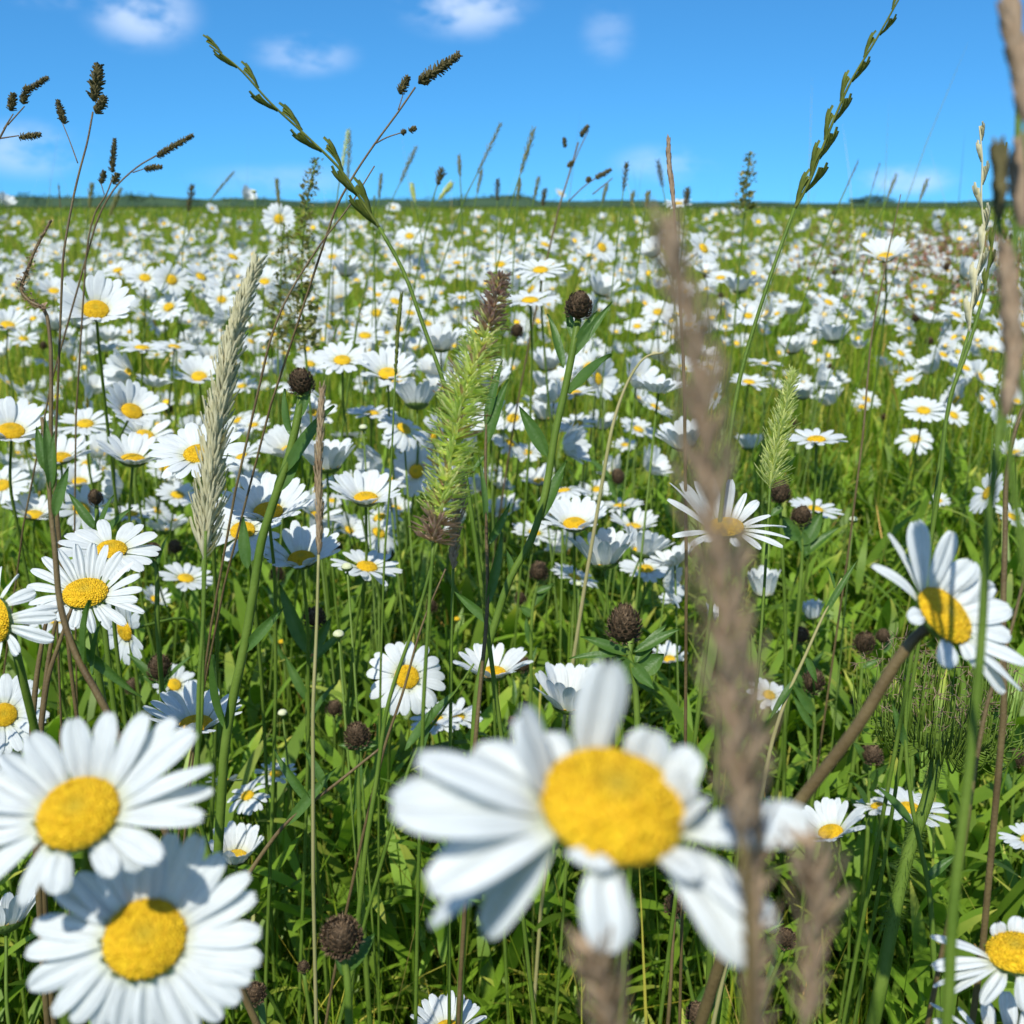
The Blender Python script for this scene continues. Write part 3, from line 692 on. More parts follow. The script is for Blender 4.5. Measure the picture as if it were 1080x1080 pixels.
hero(996, 649, .05, d, .50, 38, .0079, .7, [
    (966, 549, -2, 7.0, .06), (937, 562, 2, 3.4, .1), (919, 595, 0, 4.4, .2), (1004, 560, 2, 6.9, .06), (1024, 590, 4, 6.9), (1038, 606, 5, 6.9), (1066, 640, 5, 6.9), (1066, 668, 3, 6.6), (1084, 700, 0, 6.9, .06), (1076, 728, -3, 6.2, .06),
    (1059, 732, -2, 4.6), (1040, 706, -3, 5), (1028, 695, -5, 4.4), (996, 704, -9, 4.8, .3), (957, 652, -6, 4.4, .5), (1050, 620, 7, 6.8)],
    'side-turned daisy on a thick brown slanting stem beside a tall green stem', [P(962, 676, d + .004), P(905, 765, d + .01), P(840, 850, d + .02), P(790, 920, d + .03)] + foot(P(790, 920, d + .03), -.03, .07), 'brown_stem', (.0014, .0019))
d = .285
hero(1072, 1006, .05, d, .62, 95, .0078, 1.1, [
    (981, 987, 0, 5.2), (983, 1020, -2, 5.0), (984, 1041, -4, 4.6), (1052, 973, 6, 4.6, .05), (1072, 966, 7, 4.6, .05), (1092, 966, 7, 5), (1115, 975, 6, 5), (1140, 990, 4, 5), (1155, 1010, 1, 5), (1150, 1035, -3, 5), (1120, 1060, -6, 5), (1036, 1060, -7, 6.2), (1085, 1070, -8, 5.6), (1000, 1050, -5, 4.4)],
    'daisy cut by the frame below the side-turned daisy, its lower petals bluish in shade', [P(1078, 1060, d + .03)] + foot(P(1078, 1060, d + .03), .02, .06))
d = .30
hero(1062, 1100, .046, d, .5, 95, .0072, 1.0, [(981, 1058, 2, 4.6), (984, 1078, 0, 4.6), (1010, 1062, 4, 4.4), (1040, 1055, 6, 4.6), (1062, 1045, 7, 4.8), (1090, 1050, 7, 5), (1130, 1070, 4, 5), (1140, 1110, 0, 5), (1000, 1130, -6, 5), (1060, 1150, -8, 5), (1100, 1140, -7, 5)],
    'daisy showing only its upper petals, tucked just beneath another frame-cut daisy', foot(P(1070, 1150, d + .03), .02, .05))
d = .40
hero(765, 557, .048, d, .42, 90, .0072, 1.0, [
    (704, 526, 2, 4.4), (706, 509, 5, 4.4), (718, 508, 7, 4.2), (733, 507, 8, 4.2), (750, 503, 9, 4.4), (770, 505, 10, 4.4), (786, 520, 9, 4.2), (800, 528, 7, 4), (812, 543, 4, 4.2), (830, 556, 1, 4.2), (833, 568, -2, 4.2), (826, 577, -4, 4), (709, 566, -3, 4.8), (728, 575, -5, 4.2), (803, 579, -6, 4), (745, 572, -8, 4), (778, 577, -8, 4)],
    'crisp daisy with fanned upright petals directly behind the blurred brown grass head', foot(P(770, 620, d + .01), .02, .05))
d = .43
hero(90, 626, .049, d, .62, 100, .0091, .9, [
    (33, 600, 3, 4.4), (45, 587, 5, 4.6), (62, 578, 8, 4.8), (80, 573, 9, 4.6), (98, 572, 9, 4.6), (112, 574, 9, 4.4), (128, 582, 7, 4.6), (142, 592, 5, 4.4), (148, 606, 2, 4.2), (150, 622, 0, 4.2), (153, 646, -4, 4.6), (132, 660, -7, 4), (115, 664, -8, 3.6),
    (98, 668, -9, 4), (78, 662, -9, 4.4), (60, 655, -8, 4.4), (42, 645, -5, 4.6), (30, 636, -3, 4.6), (28, 618, 0, 4.6), (145, 634, -2, 4.2)],
    'plump daisy with many petals and a bright green leaf tip in front of its disc', foot(P(95, 680, d + .02), .0, .05))

d = .36
hero(-2, 654, .05, d, .42, 185, .0078, .9, [(38, 624, 4, 5.0), (62, 643, 2, 4.4), (60, 650, -1, 4.4), (57, 674, -4, 4.8), (1, 598, 6, 5), (-20, 600, 4, 5), (-30, 690, -4, 5), (20, 690, -5, 5), (-45, 640, -8, 5), (-5, 708, -4, 5), (20, 606, 6, 5)],
    'daisy in profile with long grey-shaded petals reaching over brown stems', foot(P(20, 720, d + .04), .02, .06))
#   px, py, W, r, a, kind, label
DL = [
 (118, 580, 100, .42, 92, 'flat', 'broad flat daisy just behind and above the plump daisy with the leaf tip'),
 (256, 560, 84, .5, 100, 'flat', 'daisy tucked under the upper edge of its twin beside the pale feathery spike'),
 (283, 540, 90, .42, 95, 'cup', 'upper daisy of the overlapping twin beside the pale feathery spike'),
 (318, 590, 84, .4, 95, 'cup', 'daisy with fanned petals crossed by a narrow straw spike'),
 (387, 598, 72, .3, 80, 'flat', 'low wide daisy with a green bud beside its rim, next to the narrow straw spike'),
 (386, 526, 74, .32, 90, 'cup', 'flattened starry daisy between the narrow straw spike and the fat green spike'),
 (439, 497, 54, .72, 150, 'flat', 'daisy facing sideways, pressed against the flank of the fat green spike'),
 (209, 479, 98, .42, 100, 'flat', 'wide daisy whose middle is crossed by the pale feathery spike'),
 (139, 434, 64, .5, 70, 'cup', 'daisy with a lopsided fan of petals above a stacked pair of cups'),
 (90, 447, 56, .35, 95, 'flat', 'daisy seen low over the small cupped bloom with a leafless dark stalk'),
 (12, 455, 76, .45, 90, 'cup', 'daisy with tall upright petals at the very edge, disc shaded brown at the rim'),
 (64, 483, 62, .3, 95, 'cup', 'shallow daisy leaning over the leafy stem with two folded leaves'),
 (84, 508, 44, .4, 90, 'cup', 'dense small daisy overlapped by a knapweed bud below it'),
 (140, 485, 72, .25, 88, 'cup', 'cupped daisy with its pale underside rim showing, lowest of the stacked blooms'),
 (153, 459, 56, .4, 80, 'cup', 'daisy in the middle of the stacked blooms, under the lopsided fan'),
 (174, 494, 36, .45, 95, 'flat', 'small daisy touching the wide daisy crossed by the pale spike'),
 (36, 543, 56, .3, 90, 'cup', 'neat half-round daisy with an even fan of petals above its flat disc'),
 (86, 537, 60, .55, 60, 'flat', 'daisy half hidden behind a knapweed bud with raised pointed leaves'),
 (2, 512, 56, .5, 110, 'flat', 'daisy turned sideways at the edge over the neat half-round daisy'),
 (187, 522, 44, .4, 80, 'flat', 'ragged daisy just under the wide daisy crossed by the pale spike'),
 (138, 542, 48, .25, 88, 'flat', 'thin daisy seen almost edge on beside the bud with raised leaves'),
 (183, 549, 30, .2, 90, 'flat', 'tiny daisy standing directly above the greyish underside bloom'),
 (174, 560, 42, -.1, 90, 'cup', 'greyish daisy showing only the underside of its petals'),
 (26, 493, 30, .4, 85, 'flat', 'small daisy between the edge-cut upright daisy and the neat half-round one'),
 (60, 652, 58, .5, 95, 'flat', 'shaded daisy peeping out below the plump daisy with the leaf tip'),
 (4, 754, 84, .8, 80, 'flat', 'daisy facing the lens beside three thick brown stems, cut by the frame'),
 (164, 632, 30, .45, 60, 'cup', 'little white daisy beside the tips of the plump daisy with the leaf tip'),
 (196, 610, 56, .35, 80, 'flat', 'open daisy with a half closed bud beside it, above the little white one'),
 (184, 722, 50, .6, 60, 'flat', 'daisy half hidden by a round dark bud with raised leaves'),
 (207, 764, 100, .3, 92, 'cup', 'spidery daisy with a brown bud in front of its thin yellow disc'),
 (132, 665, 76, .35, 200, 'flat', 'blue-shaded daisy beneath the plump daisy with the leaf tip'),
 (429, 714, 80, .88, 60, 'droop', 'daisy with separate drooping petals and two grass stems crossing its disc'),
 (520, 710, 80, .26, 92, 'cup', 'fan-shaped daisy low beside the brown branching stem'),
 (482, 755, 56, .35, 80, 'flat', 'farther daisy of the pair half covered by a broad dark blade'),
 (460, 760, 56, .4, 100, 'flat', 'nearer daisy of the pair half covered by a broad dark blade'),
 (601, 742, 84, .3, 90, 'bowl', 'daisy with upright petals standing behind the soft focus flower'),
 (706, 695, 38, .4, 90, 'cup', 'small golden-eyed daisy below a leafy knapweed head, beside the blurred grass'),
 (752, 652, 28, .2, 60, 'bowl', 'tiny half-open daisy seen through the blurred brown grass'),
 (713, 632, 32, .3, 120, 'cup', 'daisy petals curving out just before the blurred brown grass'),
 (806, 625, 46, .2, 90, 'closed', 'half closed white daisy with straight upright petals'),
 (811, 733, 44, .5, 70, 'flat', 'daisy behind a pale dead stalk with small leaves'),
 (876, 878, 76, .38, 105, 'cup', 'small crisp daisy beside the tip of the soft focus flower'),
 (857, 650, 30, .2, 95, 'closed', 'tiny half closed daisy beside the pale dead stalk'),
 (925, 850, 44, .3, 100, 'flat', 'shaded daisy almost hidden behind an upright green stem'),
 (960, 853, 76, .3, 80, 'flat', 'daisy split in two by the thick hairy stem in front of it'),
 (1085, 885, 54, .4, 90, 'flat', 'daisy with only two petal tips inside the frame'),
 (249, 904, 60, .45, 92, 'bowl', 'golden-eyed daisy with raised petals beside the large round daisy'),
 (261, 839, 44, .5, 110, 'droop', 'daisy with hanging petals among blades, between two other low daisies'),
 (291, 816, 44, .4, 90, 'flat', 'low daisy farthest from the large round daisy in a loose group of four'),
 (238, 824, 44, -.15, 90, 'flat', 'daisy seen from the side on a straight stem with its green cup showing'),
 (6, 975, 76, .06, 92, 'bowl', 'daisy seen from the side, framed between two big daisies and the frame'),
 (472, 1085, 76, .4, 92, 'cup', 'daisy poking its petal tips over the lower frame edge below the soft focus flower'),
 (606, 553, 72, .35, 90, 'cup', 'wide daisy with one tall petal beside the knapweed main stem'),
 (629, 516, 38, .35, 90, 'flat', 'small bright daisy beside a brown bud on a leafy stalk'),
 (677, 583, 58, .05, 70, 'bowl', 'cupped daisy showing the grey backs of its petals in a cluster'),
 (681, 600, 54, .35, 85, 'flat', 'daisy right under the cupped daisy that shows grey petal backs'),
 (637, 592, 72, .15, 95, 'bowl', 'daisy with many upright petals, lowest of the cluster beside the thin leafy stalk'),
 (668, 556, 50, .3, 85, 'cup', 'daisy at the back of the cluster, above the cupped one with grey backs'),
 (556, 477, 34, .4, 90, 'flat', 'small daisy framed between a slim leaf and the knapweed main stem'),
 (569, 508, 40, .35, 90, 'cup', 'daisy crossed by a small dark bud below the main knapweed leaves'),
 (541, 441, 44, .5, 100, 'flat', 'daisy just beside the fat green spike and a folded narrow leaf'),
 (575, 440, 38, .15, 90, 'bowl', 'daisy touching the main knapweed stem at the height of its lowest leaf pair'),
 (608, 447, 44, .3, 100, 'flat', 'sideways daisy immediately beyond the main knapweed stem'),
 (634, 450, 34, .2, 80, 'bowl', 'daisy with drooping narrow petals in front of a bent straw blade'),
 (659, 469, 26, .35, 90, 'flat', 'small dim daisy under the bent straw blade'),
 (606, 414, 46, .12, 92, 'flat', 'flat-topped daisy beneath the spread leaf of the main knapweed'),
 (722, 469, 56, .2, 100, 'bowl', 'brush-like daisy half covered by the blurred brown grass'),
 (790, 472, 34, .05, 90, 'bowl', 'cup-shaped daisy on a fine stalk next to the small green spikelet'),
 (790, 403, 42, .2, 80, 'flat', 'flat daisy between the blurred brown grass and the small green spikelet'),
 (330, 437, 50, .5, 110, 'flat', 'daisy partly behind the upper tip of a dark curved leaf'),
 (345, 492, 66, .12, 92, 'bowl', 'white bowl-shaped daisy crossed by the upper part of the narrow straw spike'),
 (392, 436, 50, .15, 90, 'flat', 'flat daisy with pale centre left of the grey-backed bowl'),
 (440, 426, 54, -.12, 90, 'bowl', 'bowl-shaped daisy turned away, showing grey petal backs beside the fat spike'),
 (420, 468, 36, .4, 70, 'flat', 'daisy above the one pressed against the fat green spike'),
 (418, 400, 42, .4, 95, 'flat', 'daisy right below the end of the arching grass stalk'),
 (466, 410, 44, .35, 95, 'cup', 'daisy touching the foot of the arching ryegrass stalk'),
 (367, 460, 38, -.1, 90, 'flat', 'bluish shaded daisy turned away between two brighter ones'),
 (350, 528, 32, .3, 90, 'flat', 'pale daisy just beside the narrow straw spike, under the white bowl'),
 (418, 536, 32, .35, 70, 'cup', 'small daisy behind the starry flat one, towards the fat green spike'),
 (520, 497, 22, .4, 90, 'flat', 'tiny daisy between fat green spike and leafy thin stem'),
 (974, 433, 46, .4, 80, 'flat', 'golden-eyed daisy with a stalk crossing its petals, near the brown thin stem'),
 (965, 463, 36, .55, 90, 'droop', 'daisy with hanging petals right beneath the golden-eyed one'),
 (1006, 438, 34, .4, 50, 'flat', 'daisy just behind the pale twisted ryegrass stalk'),
 (861, 464, 62, .16, 88, 'flat', 'very flat wide daisy beside the small green spikelet'),
 (860, 537, 54, .2, 75, 'flat', 'flat daisy slanting above a dark leafy bud'),
 (847, 418, 32, .2, 90, 'bowl', 'small pale daisy right above the very flat wide one'),
 (914, 421, 30, .4, 60, 'flat', 'small tilted daisy alone in the grass between two stalks'),
 (990, 528, 24, .4, 80, 'flat', 'tiny daisy low beside the twisted ryegrass foot'),
 (1042, 520, 50, .35, 150, 'flat', 'daisy with a large bluish petal beside the tall green stem'),
 (1068, 545, 40, .3, 60, 'flat', 'bluish daisy beyond the dark arched stem'),
 (1070, 478, 38, .3, 90, 'cup', 'daisy between the dark arched stem and the frame'),
 (1062, 445, 24, .4, 90, 'flat', 'small daisy touching the top of the dark arched stem'),
 (101, 327, 76, .55, 95, 'cup', 'biggest bloom of the far crowd with a bold yellow disc and tall petals'),
 (153, 293, 38, .5, 90, 'flat', 'first of three yellow-eyed daisies side by side above the biggest far bloom'),
 (181, 295, 38, .7, 60, 'flat', 'daisy facing the lens beside its twin above the biggest far bloom'),
 (124, 285, 32, .3, 110, 'flat', 'white daisy tilted away at the start of the row of three'),
 (129, 316, 34, .4, 70, 'flat', 'daisy peeping out behind the biggest far bloom'),
 (178, 324, 38, .55, 120, 'flat', 'yellow-eyed daisy alone beneath the row of three'),
 (212, 292, 38, .4, 60, 'flat', 'daisy tilted towards the pale feathery spike, below the slim flat one'),
 (234, 316, 32, .6, 90, 'flat', 'small round yellow-eyed daisy just before the pale feathery spike tip'),
 (246, 271, 34, .3, 70, 'flat', 'white tilted daisy above the tip of the pale feathery spike'),
 (8, 343, 42, .4, 90, 'cup', 'daisy at the frame edge under the curled dry sorrel stalk'),
 (57, 307, 32, .4, 90, 'cup', 'starry white daisy right of the curled dry sorrel stalk'),
 (58, 345, 32, .2, 90, 'bowl', 'white daisy just beside the foot of the curled dry stalk'),
 (84, 342, 38, .25, 80, 'bowl', 'pale daisy under the petals of the biggest far bloom'),
 (25, 357, 30, .4, 90, 'flat', 'daisy under the edge daisy and the curled dry stalk'),
 (150, 367, 50, .14, 90, 'flat', 'long thin white daisy seen edge on between bloom rows'),
 (184, 366, 44, .12, 85, 'flat', 'edge-on daisy reaching towards the pale feathery spike'),
 (210, 397, 48, .45, 95, 'cup', 'daisy just beside the middle of the pale feathery spike'),
 (294, 231, 34, .75, 130, 'flat', 'tall yellow-eyed daisy standing at the skyline beside the dock spire'),
 (351, 271, 32, .4, 90, 'flat', 'daisy between the dock spire and the arching ryegrass'),
 (365, 288, 34, .15, 90, 'bowl', 'bright white bowl daisy below the spot where two grass stalks cross'),
 (432, 249, 30, .5, 90, 'flat', 'yellow-eyed daisy beyond the ryegrass stalk near the skyline'),
 (482, 277, 28, .2, 90, 'flat', 'greyish daisy left of the tip of the fat spike'),
 (527, 279, 38, .35, 95, 'flat', 'yellow-eyed daisy just over the tip of the fat spike'),
 (316, 326, 28, .6, 150, 'flat', 'sideways yellow-eyed daisy under the dock spire'),
 (417, 318, 34, .4, 70, 'flat', 'slanted yellow-eyed daisy behind the arching ryegrass stalk'),
 (397, 330, 34, .55, 90, 'droop', 'round yellow-eyed daisy below the slanted one by the ryegrass'),
 (399, 311, 28, .3, 90, 'flat', 'white daisy above the round one by the ryegrass'),
 (433, 330, 30, .35, 80, 'flat', 'pale-eyed daisy touched by the arching ryegrass stalk'),
 (451, 341, 30, .4, 70, 'flat', 'daisy just beyond the arching ryegrass stalk, lower of two'),
 (385, 354, 42, .35, 90, 'flat', 'small wide daisy above the large flat pair'),
 (361, 380, 60, .38, 92, 'flat', 'flat yellow-eyed daisy, farther of the large flat pair'),
 (409, 394, 60, .42, 92, 'cup', 'nearer daisy of the large flat pair with a green stalk before its disc'),
 (465, 366, 48, .2, 90, 'bowl', 'pale daisy beyond the arching stalk, left of the fat spike'),
 (487, 314, 30, .2, 90, 'flat', 'flat whitish daisy left of the brown top of the fat spike'),
 (504, 350, 38, .4, 90, 'flat', 'daisy shining through the brown upper husks of the fat spike'),
 (570, 285, 54, .25, 92, 'flat', 'wide loose daisy above the main knapweed bud'),
 (559, 317, 60, .16, 92, 'flat', 'flattest widest daisy beside the main knapweed bud'),
 (575, 258, 30, .25, 70, 'flat', 'tilted white daisy above the wide loose one'),
 (635, 261, 36, .5, 40, 'flat', 'white sideways daisy above the main knapweed bud, toward the skyline'),
 (623, 270, 28, .3, 90, 'cup', 'daisy overlapping the sideways one above the main knapweed bud'),
 (634, 308, 40, .2, 70, 'bowl', 'bright white daisy right behind the main knapweed bud'),
 (694, 329, 34, .45, 90, 'flat', 'yellow-eyed daisy touching the edge of the blurred brown grass'),
 (672, 344, 28, .4, 90, 'flat', 'small daisy below left of the yellow-eyed one by the blurred grass'),
 (577, 387, 40, .2, 90, 'bowl', 'white daisy behind the thin upright leaf of the main knapweed'),
 (691, 267, 32, .3, 120, 'bowl', 'pale daisy half covered by the tip of the blurred grass'),
 (742, 262, 38, .4, 40, 'flat', 'large white daisy leaning away behind the blurred grass'),
 (745, 287, 28, .2, 90, 'cup', 'daisy directly beneath the large leaning one behind the blurred grass'),
 (760, 293, 32, .25, 90, 'flat', 'pale-centred daisy next to a white cup with rounded petals'),
 (780, 306, 34, .05, 90, 'bowl', 'white cup of rounded petals left of the tall green ryegrass'),
 (715, 215, 30, .15, 90, 'flat', 'daisy at the skyline behind the thin brown spike'),
 (934, 271, 50, .32, 90, 'cup', 'biggest far daisy near the reddish grasses with an orange eye'),
 (880, 358, 38, .02, 92, 'bowl', 'white fan of petals in profile beside a slanting grass ear'),
 (1018, 290, 34, .3, 45, 'bowl', 'tall white cup just before the twisted ryegrass stalk'),
 (1008, 332, 36, .2, 60, 'flat', 'slanted white daisy crossed by nothing, before the twisted ryegrass'),
 (1018, 388, 34, .3, 60, 'flat', 'white daisy slanting down beside the fork of the twisted ryegrass'),
 (995, 374, 30, .3, 60, 'flat', 'white daisy left of the fork of the twisted ryegrass'),
 (835, 370, 34, .15, 90, 'bowl', 'ragged white daisy over the small green spikelet'),
 (834, 330, 24, .2, 90, 'bowl', 'tight white daisy among pale blooms left of the crossing grass ear'),
 (874, 319, 32, .3, 60, 'flat', 'white daisy at the top end of a slanting row of blooms'),
 (259, 208, 20, .3, 50, 'bowl', 'white daisy poking above the skyline on a thin stalk'),
 (591, 204, 13, .3, 50, 'flat', 'tiny daisy floating above the skyline among faint grasses'),
 (224, 220, 14, .4, 60, 'flat', 'tiny daisy on the skyline left of the poking one'),
 (4, 214, 20, .3, 60, 'bowl', 'white daisy cut by the frame at the skyline'),
 (415, 219, 16, .4, 90, 'flat', 'tiny pale daisy at the skyline left of the leaning grass spike'),
]
for e in DL: daisy(*e)

# smaller blooms of the far crowd: told apart by what they stand next to
LM = [(240, 300, 'pale feathery spike tip'), (325, 230, 'green dock spire'), (40, 270, 'curled dry sorrel stalk'), (101, 327, 'biggest far bloom'), (520, 320, 'brown top of the fat spike'), (610, 325, 'main knapweed bud'),
      (715, 300, 'blurred brown grass'), (820, 250, 'tall green ryegrass'), (934, 271, 'orange-eyed far daisy'), (1000, 240, 'reddish grasses'), (1030, 300, 'twisted pale ryegrass'), (400, 250, 'arching ryegrass stalk'),
      (789, 200, 'leafy dock at the skyline'), (880, 358, 'white fan of petals'), (640, 385, 'bent straw blade'), (340, 355, 'large flat pair of daisies')]
SM = [(40, 334, 15), (30, 292, 14), (63, 274, 15), (57, 249, 16), (20, 235, 17), (12, 248, 13), (4, 232, 16), (5, 287, 20), (97, 250, 12), (104, 243, 12), (111, 258, 14), (137, 247, 20), (153, 237, 14), (155, 249, 15), (173, 236, 15), (167, 256, 16), (170, 264, 15), (187, 250, 14), (186, 240, 10), (216, 252, 13), (240, 235, 14), (253, 240, 17), (262, 238, 14), (145, 267, 24),
      (265, 360, 28), (252, 292, 26), (31, 384, 18), (115, 358, 28), (139, 348, 18), (77, 378, 26), (92, 373, 26), (100, 392, 24), (75, 400, 22), (171, 350, 16), (206, 350, 24), (213, 342, 22), (130, 330, 16), (285, 254, 16), (276, 275, 16), (309, 273, 14), (332, 253, 14), (330, 240, 20), (345, 238, 22), (357, 241, 24), (372, 238, 20), (380, 240, 18), (340, 262, 20), (355, 300, 16), (411, 232, 16), (411, 250, 15), (407, 270, 14), (399, 241, 13), (441, 283, 26), (433, 275, 20), (450, 252, 18), (446, 292, 20), (455, 260, 14), (460, 241, 13), (479, 242, 16), (490, 246, 15), (504, 229, 18), (530, 252, 20), (521, 232, 14), (467, 268, 14), (497, 268, 18), (512, 244, 15),
      (279, 297, 32), (285, 318, 28), (282, 343, 22), (316, 346, 20), (340, 358, 22), (350, 331, 24), (334, 305, 18), (300, 372, 20), (277, 367, 20), (367, 340, 20), (447, 312, 22), (478, 340, 20), (510, 370, 26), (462, 342, 22), (391, 306, 22), (430, 303, 14), (485, 225, 12), (540, 300, 26), (545, 340, 26), (535, 355, 20),
      (606, 254, 22), (552, 274, 26), (548, 290, 24), (612, 268, 20), (636, 230, 14), (643, 238, 10), (671, 234, 15), (655, 285, 16), (668, 289, 14), (684, 288, 24), (690, 302, 22), (690, 339, 24), (700, 352, 20), (680, 320, 22), (662, 318, 18), (655, 335, 16), (650, 350, 18), (675, 366, 16), (661, 368, 16), (620, 372, 30), (628, 365, 24), (555, 362, 26), (548, 350, 22), (567, 374, 22), (563, 227, 12), (571, 227, 12), (755, 226, 14), (745, 231, 12), (777, 226, 20), (762, 224, 12), (800, 234, 20), (778, 245, 14), (770, 260, 16), (765, 272, 14), (800, 268, 20), (752, 308, 14), (765, 345, 18), (774, 343, 18), (777, 362, 22), (763, 362, 18), (803, 349, 20), (798, 300, 22), (795, 288, 22), (560, 305, 30), (545, 320, 24), (590, 292, 22), (582, 305, 20),
      (870, 228, 18), (851, 241, 24), (812, 234, 16), (815, 280, 24), (820, 285, 18), (878, 275, 14), (888, 280, 14), (884, 296, 20), (894, 302, 20), (905, 305, 18), (900, 312, 18), (885, 327, 26), (892, 334, 24), (865, 333, 22), (860, 322, 22), (849, 340, 20), (826, 316, 16), (905, 325, 24), (912, 334, 22), (925, 320, 22), (935, 318, 24), (921, 306, 18), (946, 300, 24), (951, 296, 18), (930, 342, 20), (937, 340, 16), (967, 316, 16), (979, 322, 16), (975, 302, 20), (982, 308, 18), (965, 302, 14), (968, 252, 16), (985, 240, 22), (990, 229, 18), (1012, 252, 20), (1018, 240, 22), (1003, 250, 16), (935, 240, 16), (925, 250, 24), (911, 248, 22), (955, 270, 20), (908, 270, 18), (1062, 238, 18), (1045, 262, 20), (1075, 252, 22), (1040, 285, 24), (1040, 330, 26), (1030, 318, 24), (1074, 320, 20), (996, 338, 26), (1002, 350, 28), (960, 362, 16), (962, 350, 14), (1025, 372, 22), (1031, 365, 20), (845, 358, 18), (850, 372, 20), (822, 372, 20), (870, 388, 18), (890, 392, 16), (925, 388, 14), (945, 392, 18), (817, 408, 24), (809, 397, 18), (830, 398, 18),
      (10, 405, 30), (32, 412, 26), (8, 430, 20), (50, 405, 20), (60, 418, 22), (30, 425, 24), (112, 408, 22), (75, 430, 20), (40, 480, 24), (18, 478, 26), (100, 465, 22), (150, 420, 18), (175, 424, 26), (200, 425, 22), (178, 445, 20), (205, 455, 30), (240, 460, 26), (262, 462, 26), (120, 460, 20), (166, 448, 26), (282, 410, 18), (300, 400, 16)]
DIRS = [('right of', 1, 0), ('above and right of', .7, -.7), ('above', 0, -1), ('above and left of', -.7, -.7), ('left of', -1, 0), ('below and left of', -.7, .7), ('below', 0, 1), ('below and right of', .7, .7)]
NTH = ['nearest', 'second', 'third', 'fourth', 'fifth', 'sixth', 'seventh', 'eighth', 'ninth', 'tenth', 'eleventh', 'twelfth']
def label_small(items, word):
    out = {}; cnt = {}
    A = []
    for i, (x, y, w) in enumerate(items):
        k = min(LM, key=lambda l: (l[0] - x) ** 2 + (l[1] - y) ** 2); dx, dy = x - k[0], y - k[1]; q = math.hypot(dx, dy) or 1
        dn = max(DIRS, key=lambda D_: D_[1] * dx / q + D_[2] * dy / q)[0]; A.append((q, i, dn, k[2]))
    for q, i, dn, nm in sorted(A):
        c = cnt.get((dn, nm), 0); cnt[(dn, nm)] = c + 1
        nth = NTH[min(c, 11)]
        out[i] = f'{word}, {nth} ' + ('of those ' if c else 'one ') + f'{dn} the {nm}'
    return out
# blend the catalogue into a full field: loose extra blooms where the crowd thickens
random.seed(21)
def tiny_daisy(px, py, W, label, group='small daisies in the far crowd'):
    D = random.uniform(.04, .05); d = F * D / W; head = P(px, py, d); r = random.uniform(.08, .6); a = random.gauss(90, 40)
    kind = random.choice(['flat', 'flat', 'cup', 'cup', 'bowl', 'bowl', 'droop']); D *= GROW[kind]; n = cam_normal(px, py, r, a); x, y, z = frame(n)
    base = Vector((head.x + random.uniform(-.04, .04), head.y + random.uniform(-.03, .03), 0))
    t = thing('oxeye_daisy', base, label, 'daisy', group); mat = Matrix.Translation(head - base) @ (Matrix((x, y, z)).transposed() @ Matrix.Rotation(random.uniform(0, 6), 3, 'Z')).to_4x4() @ Matrix.Diagonal((D, D, D, 1))
    link('petals', petals_mesh(kind, 1 if W > 26 else 0, random.randrange(6)), t, mat); link('disc', DM[0], t, mat @ Matrix.Diagonal((.8, .8, .8, 1)))
    mb = MB(); tube(mb, [head - base, Vector((-.01, 0, head.z * .5)), Vector((0, 0, 0))], .001, .0015, 3); link('stem', mb.mesh('stem', M['stem']), t)
LM += [(101, 327, 'biggest far bloom'), (318, 405, 'dark bud beside the pale spike'), (225, 470, 'lower half of the pale spike'), (338, 480, 'narrow straw spike'), (470, 480, 'fat green spike'), (590, 450, 'main knapweed stem'), (820, 450, 'small green spikelet'), (513, 520, 'purplish leafy stem'), (652, 504, 'bud with one raised leaf'), (390, 385, 'large flat pair of daisies'), (870, 400, 'very flat wide daisy')]
r5 = random.Random(77); allp = [(e[0], e[1], e[2]) for e in DL] + SM
for (x0, x1, y0, y1, w0, w1, cnt) in [(150, 700, 395, 545, 30, 50, 46), (0, 160, 395, 520, 30, 46, 12), (540, 1075, 330, 430, 22, 34, 46), (230, 560, 300, 400, 26, 38, 26), (0, 240, 330, 400, 24, 36, 14), (560, 720, 560, 620, 40, 56, 5), (330, 440, 440, 570, 36, 50, 6)]:
    k = 0; tries = 0
    while k < cnt and tries < 4000:
        tries += 1; x, y = r5.uniform(x0, x1), r5.uniform(y0, y1); w = r5.uniform(w0, w1)
        if all(math.hypot(x - q[0], (y - q[1]) * 1.5) > .55 * (w + q[2]) / 2 for q in allp): SM.append((x, y, w)); allp.append((x, y, w)); k += 1
order = sorted(range(len(SM)), key=lambda i: -SM[i][2]); NEAR = set(order[:300 - 9 - len(DL)])
SMN = [SM[i] for i in sorted(NEAR)]; SL = label_small(SMN, 'small daisy')
for i, (x, y, w) in enumerate(SMN): tiny_daisy(x, y, w * random.uniform(1.0, 1.15), SL[i])

